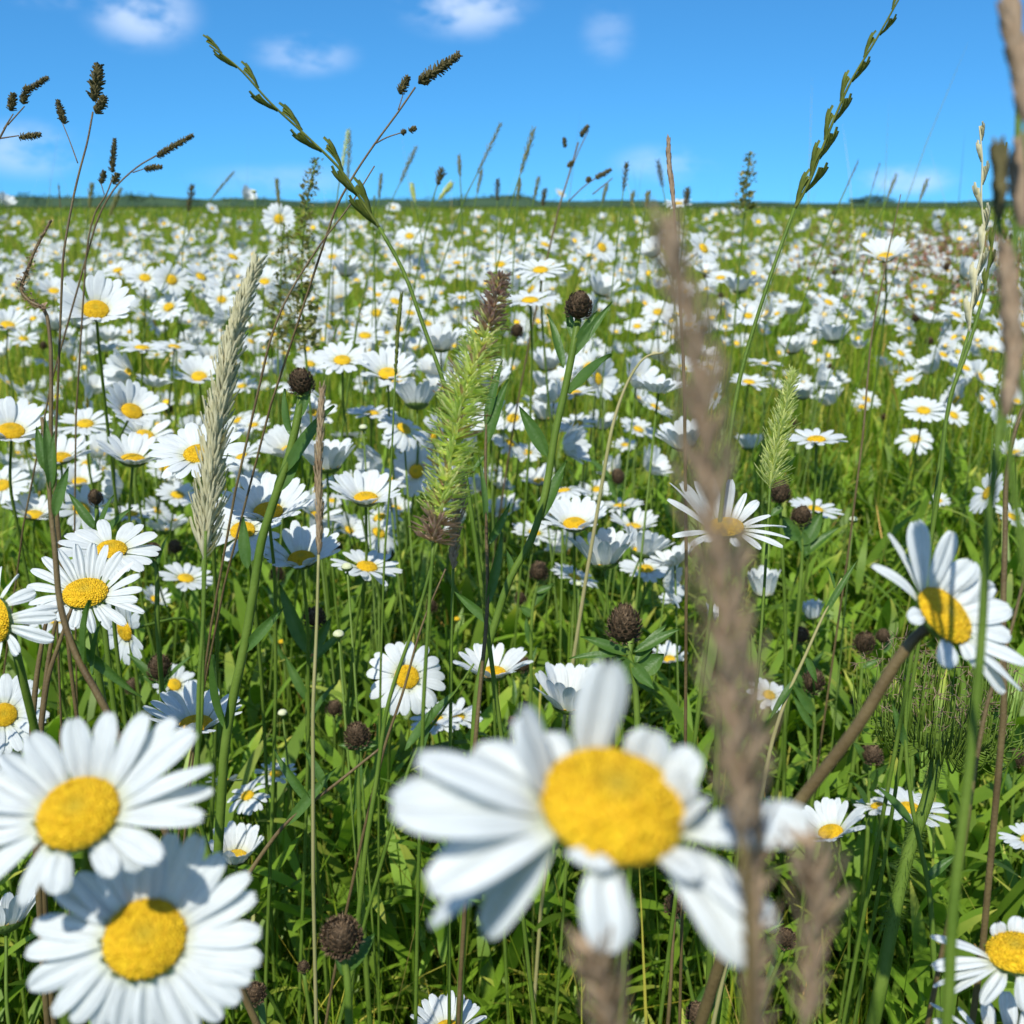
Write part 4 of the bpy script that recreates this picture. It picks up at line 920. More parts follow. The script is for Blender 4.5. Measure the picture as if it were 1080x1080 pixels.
def far_daisies():
    """past the individually built blooms: the uncountable rest of the field as one object"""
    def tmpl(kind, n, seed, RD=.12):
        mb = petal_set({'f': .15, 'c': .75}[kind], n, 2, 1, seed, ragged=.2); nb = len(mb.v)
        V = list(mb.v); Fq = list(mb.f); mi = [0] * len(Fq); k = 6
        o = len(V); V += [(RD * math.cos(6.283 * j / k), RD * math.sin(6.283 * j / k), .01) for j in range(k)] + [(RD * .6 * math.cos(6.283 * j / k), RD * .6 * math.sin(6.283 * j / k), RD * .42) for j in range(k)]
        for j in range(k): Fq.append((o + j, o + (j + 1) % k, o + k + (j + 1) % k, o + k + j)); mi.append(1)
        Fq += [(o + k, o + k + 1, o + k + 2, o + k + 3), (o + k, o + k + 3, o + k + 4, o + k + 5)]; mi += [1, 1]
        return np.array(V, np.float32), np.array(Fq, np.int32), np.array(mi)
    T = [tmpl('f', 13, 1), tmpl('c', 12, 2), tmpl('f', 11, 3), tmpl('c', 14, 4)]; ch = []; mis = []
    def put(p, n, D, tm):
        V, Fq, mi = T[tm]; N = len(p)
        x = np.cross(np.array([0, 0, 1.]), n); x /= np.linalg.norm(x, axis=1)[:, None] + 1e-9; y = np.cross(n, x)
        W = p[:, None] + D[:, None, None] * (V[None, :, 0:1] * x[:, None] + V[None, :, 1:2] * y[:, None] + V[None, :, 2:3] * n[:, None])
        ch.append((W.reshape(-1, 3), (Fq[None] + (np.arange(N) * len(V))[:, None, None]).reshape(-1, 4), np.ones((N * len(V), 4)))); mis.append(np.tile(mi, N))
    for (N, r0, r1, pw, hm, D0, D1) in [(2700, 1.8, 6, 1.3, .03, .04, .052), (1250, 5.5, 16, 1.9, .0, .04, .055), (620, 15, 60, 2.4, -.04, .045, .06), (300, 55, 180, 2.6, -.06, .06, .08)]:
        for tm in range(4):
            p, r = wedge(N // 4, r0, r1, power=pw); k = len(p)
            clus = (patch(p * 1.3) * .7 + patch(p * 3.1 + 4) * .6 + rng.random(k) * .7) > .62; p = p[clus]; k = len(p)
            p[:, 2] = rng.normal(.60 + hm, .055, k).clip(.42, .76)
            n = np.stack([rng.normal(0, .45, k), rng.normal(-.35, .4, k), rng.uniform(.5, 1.1, k)], 1); n /= np.linalg.norm(n, axis=1)[:, None]
            put(p, n, rng.uniform(D0, D1, k), tm)
    q = [SM[i] for i in range(len(SM)) if i not in NEAR]
    p = np.array([tuple(P(x, y, F * .046 / (w * 1.1))) for x, y, w in q]); k = len(p)
    n = np.stack([rng.normal(0, .45, k), rng.normal(-.35, .4, k), rng.uniform(.5, 1.1, k)], 1); n /= np.linalg.norm(n, axis=1)[:, None]
    put(p, n, np.full(k, .046), 1)
    tag(link('far_daisies', np_mesh('far_daisies', ch, [M['petal'], M['disc']], mis)), 'countless white daisies crowding the far part of the meadow', 'daisies', kind='stuff')
far_daisies()

# ------------------------------------------------------------------ grasses with ears
random.seed(33)
# pale feathery spike
ear_grass('tall pale cream feathery grass spike standing upright before the daisies', [(270, 280), (255, 325), (243, 370), (233, 420), (226, 470), (220, 530), (215, 590)], [(214, 680), (212, 760), (205, 830)], .36, 620, .0098, .0014, .40, 'pale_husk',
          cr=(.0007, .0009), jitter=.4, taper=(1.25, 1.0, .5))
# fat green-brown spike
def fat_cols(t, i):
    if t > .76 and random.random() < .85: return (.72, .46, .9)
    if t < .08: return (.76, .5, .9)
    if random.random() < .10: return (.72, .46, .7)
    return (1.05, 1.15, .95) if random.random() < .6 else (1.25, 1.2, 1.3)
t = ear_grass('fat green and brown comb-like grass spike leaning beside the arching ryegrass', [(528, 287), (519, 330), (505, 375), (488, 420), (478, 470), (468, 520), (457, 572)], [(452, 650), (446, 760)], .34, 950, .0080, .0012, 1.15, 'green_husk',
          cr=(.0006, .0008), taper=(.95, 1.2, .45), cols=fat_cols, jitter=.35, rows=34)
ear_grass('thin brown ear tucked beside the foot of the fat green spike', [(486, 500), (484, 530), (480, 560), (478, 600)], [(476, 680)], .36, 110, .0055, .0014, .45, 'brown_husk')
# small dogs-tail
ear_grass('small green and cream comb-like grass spikelet behind the blurred brown grass', [(836, 392), (828, 430), (818, 475), (812, 515)], [(806, 620), (800, 700)], .42, 330, .0078, .0009, .8, 'green_husk', jitter=.35, cols=lambda t, i: (1.1, 1.1, 1.1), taper=(1.15, 1.0, .4))
# narrow straw spike
ear_grass('narrow straw-brown grass spike standing in front of the white bowl daisy', [(340, 412), (338, 450), (336, 500), (337, 545), (336, 585)], [(334, 660), (330, 760)], .36, 150, .0065, .0011, .22, 'straw_husk', culm_mat='straw_stem')
ear_grass('greenish narrow grass ear standing before the nearer daisy of the flat pair', [(423, 312), (420, 345), (417, 395)], [(412, 500), (405, 600)], .6, 90, .0050, .0015, .2, 'rye', culm_mat='stem')
# soft brown grass head, very near the lens
d0 = .098
ear_grass('large blurred brown grass head rising close to the lens through the middle right', [(703, 238), (712, 290), (733, 360), (741, 430), (744, 500), (752, 570), (762, 650), (768, 730), (778, 810), (782, 880)], [(790, 960), (790, 1060), (785, 1160)], d0, 125, .0054, .0011, .50, 'brown_husk',
          cr=(.0006, .0008), culm_mat='brown_stem', taper=(1.0, 1.15, .6), group='blurred brown grass heads close to the lens')
ear_grass('blurred narrow brown ear alongside the large blurred head', [(782, 560), (778, 640), (790, 720), (794, 800), (798, 900), (800, 1000), (802, 1090)], [(806, 1140), (800, 1200)], d0 + .01, 70, .0056, .0009, .55, 'brown_husk', culm_mat='brown_stem', group='blurred brown grass heads close to the lens')
ear_grass('blurred brown ear rising from the bottom frame edge below the hanging petal', [(622, 1004), (634, 1040), (646, 1090), (652, 1130)], [(655, 1200)], .112, 44, .0062, .0010, .55, 'brown_husk', culm_mat='brown_stem', group='blurred brown grass heads close to the lens')
ear_grass('short blurred brown ear low beside the large blurred head', [(850, 892), (862, 940), (858, 1000), (848, 1080)], [(842, 1180)], d0 + .01, 44, .0060, .0010, .55, 'brown_husk', culm_mat='brown_stem', group='blurred brown grass heads close to the lens')
ear_grass('thin brown pointed spike crossing the skyline above the blurred grass head', [(705, 148), (706, 175), (709, 200), (711, 222)], [(716, 300), (722, 420)], .40, 50, .0055, .0012, .14, 'brown_husk', culm_mat='brown_stem')
# arching ryegrass
rye_grass('ryegrass arching from the sky down to the daisies beside the fat spike', [(221, 48), (250, 70), (285, 108), (325, 145), (360, 180), (388, 222), (400, 240)], .40, [(425, 285), (447, 345), (470, 410), (485, 470), (500, 560)], .0092, .0150, cr=(.0007, .001), hw=.0027)
rye_grass('tall green ryegrass leaning away into the upper right sky', [(952, -8), (925, 40), (898, 85), (880, 125), (866, 160), (852, 195), (838, 220)], .40, [(820, 270), (800, 330), (780, 400), (765, 500), (750, 640)], .0085, .0140, cr=(.0007, .001), hw=.0026)
rye_grass('pale twisted ryegrass standing upright over the reddish grasses', [(1033, 133), (1036, 170), (1035, 210), (1038, 250), (1030, 290), (1025, 320), (1022, 350)], .40, [(1008, 400), (995, 460), (985, 540), (975, 640)], .0080, .0115, mat='pale_husk', hw=.0026)
rye_grass('slim green fork of grass rising beside the twisted pale ryegrass', [(1062, 150), (1055, 200), (1046, 260), (1038, 310)], .36, [(1020, 370), (1002, 420), (990, 520)], .0075, .0070, mat='rye', per=3)
# blurred stalks at the right edge
ear_grass('blurred brown grass ear at the top edge corner reaching out of the frame', [(1066, 4), (1070, 40), (1078, 90), (1082, 130)], [(1092, 260), (1105, 560), (1110, 800)], .15, 60, .0062, .0016, .22, 'brown_husk', culm_mat='stem')
ear_grass('blurred short brown ear hanging before the twisted ryegrass top', [(1053, 162), (1054, 190), (1053, 232)], [(1066, 330), (1092, 500)], .17, 40, .0052, .0015, .2, 'dark_husk')
ear_grass('blurred brown ear at the frame edge just above the skyline', [(1078, 160), (1076, 200), (1078, 240)], [(1090, 380), (1105, 560)], .16, 46, .0060, .0017, .22, 'brown_husk')
ear_grass('blurred faded brown ear below the skyline near the frame edge', [(1062, 270), (1066, 330), (1068, 390), (1060, 440)], [(1075, 560), (1105, 760)], .15, 60, .0055, .0015, .24, 'brown_husk')

def stalk(label, pts, d, r, mat, name='grass_stalk', cat='grass stalk', group='bare stalks among the daisies', leaves=(), lmat='leaf'):
    sp_ = to_ground(px_path(pts, d)); base = sp_[-1]; t = thing(name, base, label, cat, group); mb = MB(); tube(mb, rel(bez(sp_, 30), base), r * .45, r * 1.1, 8)
    link('stalk', mb.mesh('stalk', M[mat]), t)
    for lf in leaves:
        b, tp, w = lf[:3]; dz = lf[3] if len(lf) > 3 else 0
        small_leaf(t, base, P(*b, d) - base, P(*tp, d + dz) - base, w * d / F, mat=lmat)
    return t
stalk('tall thick green stem running past the side-turned daisy to the bottom', [(1075, 60), (1068, 300), (1055, 440), (1042, 560), (1034, 690), (1020, 830), (1005, 960), (998, 1090)], .19, .0012, 'stem')
stalk('thin pale green stem slanting behind the tall thick green one', [(1085, 590), (1062, 680), (1042, 740), (1030, 800), (1015, 900)], .30, .0009, 'brown_stem')
stalk('dark arched brown stem entering at the frame edge above the side-turned daisy', [(1092, 400), (1072, 450), (1062, 500), (1060, 570), (1058, 640), (1058, 760)], .33, .0012, 'brown_stem')
stalk('pale dead stalk with a few small leaves slanting down among knapweed buds', [(888, 610), (868, 650), (850, 690), (832, 730), (815, 780), (805, 830)], .42, .0010, 'straw_stem', leaves=[((868, 650), (905, 590), 7), ((850, 692), (862, 720), 8), ((840, 715), (812, 760), 8), ((880, 620), (872, 598), 6)])
stalk('upright purplish stem with narrow leaves between fat spike and main knapweed', [(521, 385), (514, 430), (512, 500), (513, 560), (514, 640), (507, 720), (500, 800)], .40, .0010, 'brown_stem', leaves=[((513, 470), (536, 400), 14), ((512, 450), (530, 380), 10), ((514, 575), (538, 530), 9), ((512, 480), (498, 500), 6), ((512, 560), (505, 480), 7), ((513, 640), (528, 560), 12)])
stalk('leafy stem with folded leaves rising at the side under the small cupped bloom', [(44, 440), (50, 480), (53, 530), (58, 580), (64, 640), (80, 690), (110, 745)], .36, .0014, 'brown_stem', leaves=[((52, 500), (38, 450), 12), ((54, 520), (48, 440), 12), ((58, 545), (72, 492), 12), ((55, 515), (58, 455), 10), ((90, 700), (95, 633), 18, -.01), ((98, 712), (106, 655), 10), ((70, 670), (150, 735), 12, .01)])
stalk('first of three thick brown stems under the daisy in profile', [(52, 640), (44, 680), (38, 720), (34, 780)], .48, .0018, 'brown_stem', group='thick brown stems in a bunch')
stalk('middle one of three thick brown stems under the daisy in profile', [(60, 650), (52, 690), (46, 740), (42, 790)], .48, .0018, 'brown_stem', group='thick brown stems in a bunch')
stalk('last of three thick brown stems, curving toward the plump daisy', [(76, 640), (62, 680), (52, 710), (44, 760), (40, 800)], .48, .0018, 'brown_stem', group='thick brown stems in a bunch')
stalk('long bright green stalk running down beside the spidery daisy', [(217, 560), (215, 640), (210, 720), (208, 800), (200, 900)], .33, .0011, 'stem')
stalk('green stalk crossing the drooping-petal daisy', [(470, 540), (440, 650), (410, 740), (396, 830), (385, 900)], .38, .0011, 'stem')
stalk('thinner brownish stalk crossing the disc of the drooping-petal daisy', [(470, 600), (445, 660), (425, 730), (405, 790)], .5, .0009, 'brown_stem')
stalk('bent straw-coloured blade arching over behind the main knapweed', [(700, 372), (682, 376), (668, 392), (655, 420), (646, 450), (640, 480)], .62, .0013, 'straw_stem')
stalk('slanting brown stalk with split leaves left of a dark round bud', [(400, 790), (350, 830), (305, 865), (270, 910), (255, 935)], .42, .0012, 'brown_stem', leaves=[((330, 850), (290, 790), 12), ((300, 872), (355, 810), 12), ((345, 832), (320, 790), 10)])
stalk('dark thin stalk crossing the biggest far daisy with an orange eye', [(950, 205), (938, 260), (928, 310), (920, 350), (915, 400), (910, 460)], .7, .0008, 'brown_stem')
stalk('long thin grass stalk leaning across the sky at the left with a cocksfoot head', [(395, 175), (370, 215), (335, 262), (300, 320), (282, 370)], .5, .0007, 'brown_stem')
stalk('broad dark green blade lying across the paired small daisies', [(500, 700), (470, 745), (440, 790), (425, 830)], .36, .0008, 'stem', leaves=[((428, 792), (484, 727), 15), ((440, 800), (455, 745), 9)])
stalk('reddish brown upright stem below the soft focus flower', [(715, 925), (710, 990), (706, 1060)], .55, .0014, 'brown_stem')
stalk('upright green stem at the lower right ending in a forked top', [(958, 700), (955, 780), (962, 850), (980, 940), (985, 1010), (990, 1080)], .38, .0013, 'stem', leaves=[((962, 870), (925, 830), 12), ((975, 930), (1010, 900), 10), ((956, 790), (940, 740), 9)])

# cocksfoot against the sky
cocksfoot('dark cocksfoot with a fat upright tuft and a lower tuft on a side branch', .50, [(98, 118), (92, 150), (84, 180), (76, 215), (66, 280)], [[(100, 118), (103, 110)], [(66, 130), (74, 150), (82, 172)]],
          [(99, 107, 104, 70, 17), (101, 120, 110, 103, 13), (68, 131, 61, 107, 10)])
cocksfoot('cocksfoot leaning out of the left frame edge with clustered dark tufts', .50, [(8, 130), (0, 145), (-20, 180), (-40, 260)], [[(26, 112), (8, 132)], [(20, 143), (0, 146)], [(14, 120), (4, 136)]],
          [(11, 117, 14, 100, 11), (24, 110, 28, 92, 10), (27, 97, 50, 82, 9), (20, 145, 42, 142, 9)])
cocksfoot('small cocksfoot of stacked narrow tufts left of the long slanting one', .62, [(118, 190), (112, 205), (100, 225), (90, 280)], [[(106, 192), (110, 205)]], [(118, 182, 121, 147, 8), (119, 194, 124, 184, 10), (106, 194, 110, 181, 8)])
cocksfoot('long slanting cocksfoot ear pointing up to the right above the skyline', .62, [(165, 164), (145, 176), (120, 200), (100, 240)], [[(152, 178), (140, 182)]], [(165, 165, 203, 143, 9), (152, 178, 170, 176, 8)])
cocksfoot('cocksfoot with a thick slanting head standing highest at the middle of the sky', .50, [(438, 92), (420, 118), (395, 152), (370, 190), (352, 225)], [[(425, 100), (420, 116)], [(423, 140), (408, 145), (395, 152)]],
          [(441, 88, 484, 58, 15), (421, 99, 430, 82, 12), (423, 141, 427, 138, 7), (431, 138, 438, 135, 8)])
# faint grasses at the skyline
SKG = 'faint grasses rising over the skyline'
rs = random.Random(5)
for k, (tx, ty, bx, by, w, kind, lab) in enumerate([
    (62, 195, 65, 235, 4, 0, 'short thin grass tip at the skyline under the fat cocksfoot'), (97, 195, 92, 235, 5, 1, 'small greenish grass tip right under the stacked cocksfoot tufts'), (127, 200, 108, 245, 5, 1, 'forked pale grass tip beside the long slanting ear'),
    (203, 196, 195, 240, 6, 2, 'dark small tuft alone on the skyline'), (246, 182, 210, 225, 3, 1, 'bent thin grass left of the dock spire'), (292, 190, 296, 235, 5, 1, 'thin grass tip right above the tall skyline daisy'),
    (367, 138, 356, 205, 5, 3, 'pale slim ear beside the dock spire top'), (369, 140, 365, 225, 5, 1, 'bluish narrow ear just behind the arching ryegrass'), (438, 157, 412, 215, 5, 1, 'slanting bluish ear just right of the arching ryegrass'), (402, 185, 398, 225, 4, 1, 'short bluish ear low between ryegrass and slanting ear'),
    (475, 195, 455, 220, 6, 3, 'pale low ear leaning right near the skyline'), (466, 180, 458, 205, 7, 2, 'small faint oval tuft above the pale low ear'), (434, 195, 440, 225, 5, 3, 'pale upright ear at the skyline left of the oval tuft'),
    (528, 131, 488, 215, 5, 1, 'long bluish ear leaning right in mid sky'), (484, 165, 486, 200, 4, 1, 'short bluish ear left of the long leaning one'), (525, 190, 524, 225, 5, 2, 'dark low tuft under the long leaning ear'),
    (563, 137, 540, 212, 6, 1, 'bluish ear second in the row of leaning ears'), (548, 190, 545, 225, 4, 1, 'low stubby bluish ear between two leaning ears'), (568, 188, 560, 225, 4, 1, 'low bluish ear right of the stubby one'), (575, 200, 570, 228, 5, 2, 'tiny dark tuft low under the branching grass'),
    (694, 170, 702, 215, 5, 2, 'faint curled tuft left of the thin brown spike'), (661, 172, 655, 220, 5, 2, 'faint tuft left of the curled one'), (668, 203, 664, 228, 4, 1, 'tiny faint ear right beside the horizon, mid right'), (684, 203, 680, 228, 4, 1, 'tiny faint ear just left of the blurred head tip'),
    (725, 200, 722, 228, 6, 2, 'greenish tuft right of the thin brown spike'), (862, 168, 835, 235, 3, 0, 'fine bent grass right of the tall green ryegrass'), (905, 170, 885, 215, 3, 0, 'fine bent grass farther right over the trees'), (928, 172, 915, 215, 3, 0, 'fine upright bluish grass over the trees'),
    (978, 190, 965, 225, 3, 1, 'faint slanting ear over the reddish grasses'), (945, 185, 930, 225, 3, 1, 'faint slanting ear left of the reddish grasses'), (640, 195, 632, 226, 4, 1, 'low faint ear right of the branching grass'), (508, 180, 500, 220, 4, 1, 'low faint ear just under the long leaning ear')]):
    d = rs.uniform(1.0, 1.4); mid = ((tx + bx) / 2 + (1 if tx < bx else -1), (ty * .45 + by * .55)); q = (tx + (bx - tx) * .62, ty + (by - ty) * .62)
    W = w * d / F
    ear_grass(lab, [(tx, ty), ((tx + q[0]) / 2, (ty + q[1]) / 2), q], [(bx, by)], d, 40 if kind != 0 else 10, max(.007, W * 1.5) if kind != 2 else W * 1.2, W * .32, [.1, .42, .7, .4][kind], ['dark_husk', 'dock_husk', 'dark_husk', 'green_husk'][kind], cr=(.0006, .0009), group=SKG)
cocksfoot('branching faint grass with several small tufts beside the tiny floating daisy', 1.0, [(610, 150), (600, 185), (588, 225)], [[(621, 137), (610, 160), (604, 175)], [(638, 182), (618, 195), (600, 212)], [(646, 188), (625, 205)]],
          [(612, 144, 620, 133, 7), (596, 156, 595, 146, 6), (598, 176, 604, 171, 7), (618, 192, 622, 188, 7), (628, 188, 644, 179, 7), (660, 178, 661, 173, 5)], group=SKG, sr=.0008)
# green spires of dock
def dock(label, pts, d, w0, mat, n=170, g='dock and sorrel spires', ext=(), smat='stem'):
    hp = px_path(pts, d); full = to_ground(hp + px_path(ext, d)); base = full[-1]; t = thing('dock', base, label, 'dock', g); path = rel(bez(hp[::-1], 16), base); mb = MB()
    for i in range(n):
        k = random.random() * (len(path) - 1.01); p = path[int(k)].lerp(path[int(k) + 1], k % 1); q = k / (len(path) - 1); wr = w0 * d / F / 2 * (1.1 - .7 * q)
        a = random.uniform(0, 6.28); v = Vector((math.cos(a), math.sin(a), 0)) * random.random() ** .5 * wr; up = Vector((random.gauss(0, .4), random.gauss(0, .4), random.gauss(.3, .5)))
        l = wr * random.uniform(.35, .75); blade(mb, p + v, p + v + (v.normalized() * .8 + up).normalized() * l, frame(v)[1], l * .8, .2, 2, 2, 'husk')
    link('seed_head', mb.mesh('seed_head', M[mat]), t); mb = MB(); tube(mb, rel(bez(full, 16), base), .0007, .0012, 6); link('stem', mb.mesh('stem', M[smat]), t)
dock('green-brown dock spire rising to the skyline beside the tall yellow-eyed daisy', [(334, 168), (326, 200), (320, 250), (318, 310), (322, 370)], .9, 30, 'dock_husk', 620)
dock('second paler dock spire just left of the green-brown one', [(300, 235), (297, 270), (295, 320), (293, 370)], 1.0, 24, 'dock_husk', 380)
dock('leafy green dock top breaking the skyline, left of the tall green ryegrass', [(791, 160), (789, 180), (787, 200), (785, 228)], 1.2, 24, 'dock_husk', 220)
dock('small green pointed dock at the skyline beside the arching ryegrass', [(395, 206), (394, 220), (394, 245)], 1.1, 9, 'rye', 80)
dock('curled dry brown sorrel stalk with crumbly seeds at the left side', [(54, 232), (44, 250), (35, 268), (28, 288), (22, 305), (32, 318), (46, 326)], .5, 15, 'brown_husk', 340, ext=[(52, 350), (54, 400), (54, 470)], smat='brown_stem')
dock('reddish brown narrow sorrel spike behind the ryegrass, below the dock spire', [(388, 290), (382, 318), (376, 345)], .9, 9, 'brown_husk', 120)
dock('small reddish sorrel spike above the flat yellow-eyed daisy', [(358, 336), (354, 350), (350, 364)], .9, 8, 'brown_husk', 80)
rr = random.Random(11); ch = MB()
for i in range(1100):      # sorrel patch far off on the right
    x = rr.gauss(1.35, .42); y = rr.uniform(2.6, 6.5); x = (y * (rr.gauss(450, 75)) / F); z = rr.uniform(.60, .76)
    for q in range(5):
        p = Vector((x + rr.gauss(0, .006), y + rr.gauss(0, .006), z - q * .014)); v = Vector((rr.gauss(0, 1), rr.gauss(0, 1), rr.gauss(.3, .6))).normalized()
        blade(ch, p, p + v * .016, frame(v)[1], .009, .1, 2, 1, 'husk')
tag(link('sorrel', ch.mesh('sorrel', M['sorrel'])), 'reddish flowering sorrel massed among the far daisies on the right', 'sorrel', kind='stuff')

# ------------------------------------------------------------------ knapweed plants
random.seed(44)
knapweed(610, 325, 29, 'main knapweed with a bristly brown bud and spread green leaves on a long curving stem', d=.46, stem=[(604, 370), (596, 410), (585, 460), (575, 520), (560, 570), (538, 610), (520, 665), (505, 720), (500, 780)],
         leaves=[((594, 388), (577, 331), 11, .005), ((606, 362), (598, 318), 9, .01), ((604, 372), (630, 328), 12), ((600, 380), (646, 318), 10), ((600, 415), (645, 374), 18, -.01), ((577, 482), (548, 428), 15), ((574, 545), (598, 486), 14), ((572, 548), (596, 500), 12, .01), ((520, 660), (478, 622), 10), ((540, 610), (534, 580), 9)], sr=(.0017, .0018), tilt=Vector((.15, -.2, 1)))
knapweed(318, 405, 27, 'knapweed with a dark bud on a thick leafy stem beside the pale feathery spike', d=.42, stem=[(314, 440), (305, 480), (290, 525), (276, 570), (268, 620), (258, 680), (245, 740), (236, 800)],
         leaves=[((300, 500), (353, 428), 18, -.01), ((312, 445), (330, 405), 10), ((308, 460), (300, 410), 12), ((290, 520), (322, 470), 16), ((262, 600), (257, 545), 14), ((255, 690), (300, 640), 12), ((240, 770), (225, 690), 22, -.01)], sr=(.0017, .0020))
knapweed(658, 662, 36, 'big leafy knapweed head with a ragged bud above the soft focus flower', stem=[(666, 700), (672, 760), (668, 850)], leaves=[((664, 690), (612, 672), 12), ((668, 688), (718, 664), 12), ((670, 700), (704, 660), 16, .005), ((660, 695), (640, 720), 16), ((674, 710), (700, 690), 22), ((668, 720), (650, 690), 22), ((668, 700), (690, 728), 14, -.01), ((655, 690), (600, 695), 9)])
knapweed(360, 988, 42, 'softly blurred round bud on a slim stem at the bottom between grasses', stem=[(366, 1030), (368, 1080), (372, 1150)], leaves=[((366, 1030), (352, 1010), 9), ((366, 1026), (395, 985), 18, .01)], d=.33)
knapweed(377, 777, 27, 'dark round bud below the drooping-petal daisy', stem=[(378, 820), (380, 900)], leaves=[((378, 790), (356, 786), 7), ((379, 800), (372, 860), 9), ((378, 792), (398, 786), 7)])
knapweed(352, 748, 17, 'smaller brown bud left of the dark round bud')
knapweed(168, 706, 24, 'dark round bud with raised leaves beside the half hidden daisy', stem=[(170, 740), (172, 800)], leaves=[((168, 722), (134, 690), 10), ((170, 724), (205, 690), 7), ((166, 720), (150, 712), 9), ((172, 730), (182, 700), 7)])
knapweed(140, 725, 16, 'small brown bud next to the dark round bud with raised leaves')
knapweed(214, 759, 14, 'brown bud right in front of the thin disc of the spidery daisy')
knapweed(332, 652, 23, 'brown bud on a leafy knapweed under the daisy with fanned petals', stem=[(326, 690), (324, 740), (326, 800)], leaves=[((326, 690), (295, 615), 16), ((326, 690), (350, 650), 12), ((326, 700), (372, 660), 9), ((325, 740), (300, 690), 10), ((326, 760), (356, 720), 10)])
knapweed(292, 607, 16, 'brown bud half hidden beside the fanned daisy crossed by the straw spike')
knapweed(101, 526, 15, 'dark bud with two raised pointed leaves before the half hidden daisy', leaves=[((103, 560), (72, 520), 10), ((104, 560), (120, 522), 8), ((104, 570), (140, 535), 9), ((103, 580), (103, 545), 10)], stem=[(103, 560), (106, 620)], d=.55)
knapweed(162, 580, 15, 'brown round bud beneath the greyish underside bloom', leaves=[((165, 600), (148, 570), 7), ((165, 600), (178, 565), 7)], stem=[(165, 600), (166, 660)], d=.6)
knapweed(185, 578, 15, 'second brown bud right beside the one under the greyish bloom')
knapweed(355, 577, 13, 'brown bud above the low wide daisy'); knapweed(407, 583, 15, 'brown bud between low wide daisy and the fat spike foot')
knapweed(424, 474, 9, 'tiny brown bud in front of a daisy left of the fat spike')
knapweed(568, 604, 20, 'light brown bud by the lower main knapweed stem', stem=[(562, 640), (560, 720)], leaves=[((564, 625), (585, 618), 8), ((563, 640), (584, 615), 12), ((561, 650), (548, 640), 9), ((560, 680), (556, 650), 9)])
knapweed(552, 702, 17, 'dark brown bud between fan-shaped and upright-petalled daisies'); knapweed(549, 632, 12, 'small dim bud just below the light brown one')
knapweed(652, 504, 15, 'brown bud with one raised leaf above the cluster beside a thin leafy stalk', stem=[(650, 530), (655, 580), (656, 640)], leaves=[((650, 522), (664, 494), 6), ((650, 525), (640, 495), 7), ((652, 600), (650, 540), 14), ((650, 510), (610, 475), 6)])
knapweed(565, 503, 10, 'tiny bud in front of the daisy below the main knapweed leaves')
knapweed(823, 521, 22, 'brown bud at the upper end of the leafy pair behind the crisp daisy', leaves=[((826, 535), (812, 545), 9)])
knapweed(845, 545, 21, 'dark brown bud lower in the leafy pair behind the crisp daisy', stem=[(846, 580), (842, 640)], leaves=[((846, 575), (868, 540), 16), ((844, 590), (886, 555), 9), ((842, 570), (824, 545), 16), ((845, 560), (852, 590), 12)])
knapweed(845, 671, 18, 'brown bud crossed by the pale dead stalk'); knapweed(911, 679, 21, 'light brown bud beside the brown slanting stem', stem=[(908, 720), (902, 790)], leaves=[((908, 705), (930, 695), 6)])
knapweed(931, 672, 15, 'dim bud just behind the light brown one'); knapweed(857, 720, 23, 'larger brown bud below the one crossed by the dead stalk', stem=[(859, 760), (858, 820)])
knapweed(963, 763, 22, 'dark bud cupped by narrow leaves in the feathery greens', stem=[(962, 800), (958, 880)], leaves=[((960, 790), (943, 748), 8), ((964, 790), (986, 752), 8), ((962, 785), (950, 770), 7)])
knapweed(919, 797, 23, 'almost black bud on a dark stem under the slanting brown stem', stem=[(916, 840), (914, 900)]); knapweed(1072, 800, 18, 'reddish brown bud at the frame edge under the side-turned daisy', stem=[(1068, 850), (1064, 920)])
knapweed(829, 990, 20, 'dark bud low in the shade beside the short blurred ear'); knapweed(712, 955, 22, 'dim bud just below the soft focus flower petals'); knapweed(735, 1070, 24, 'dim bud at the bottom frame edge below the soft focus flower')
knapweed(268, 1048, 24, 'brown bud touching the petal tips of the large round daisy'); knapweed(545, 350, 14, 'brown bud half behind the upper part of the fat spike'); knapweed(320, 1020, 12, 'slender brown bud near the bottom beside the round daisy')
def trim(t):
    w = t.replace(',', '').split()[:8]
    while w[-1] in 'the a an of with by beside behind in on and its to at from over under above below between before whose that whose one left right just right'.split(): w.pop()
    return ' '.join(w)
for x, y, w in [(46, 365, 8), (68, 362, 8), (178, 432, 9), (122, 400, 8), (880, 288, 7), (966, 336, 9), (980, 360, 9), (1068, 250, 7), (998, 282, 7), (745, 291, 8), (760, 312, 6), (912, 240, 6), (932, 440, 7), (838, 447, 8), (876, 388, 7), (665, 395, 7), (700, 402, 6), (455, 462, 9), (510, 520, 9), (398, 560, 9), (232, 560, 8), (530, 570, 8), (330, 690, 10), (455, 640, 12), (540, 760, 9), (900, 740, 8)]:
    SMALLB = (x, y, w)
    knapweed(x, y, w, None); o = [q for q in COL.objects if q.name.startswith('knapweed') and q.parent is None][-1]
    k = min(DL, key=lambda e: (e[0] - x) ** 2 + (e[1] - y) ** 2); dx, dy = x - k[0], y - k[1]; q = math.hypot(dx, dy) or 1
    dn = max(DIRS, key=lambda D_: D_[1] * dx / q + D_[2] * dy / q)[0]; KN = bpy.context.scene.get('x', 0)
    o['label'] = f'tiny brown bud {dn} the ' + trim(k[6])
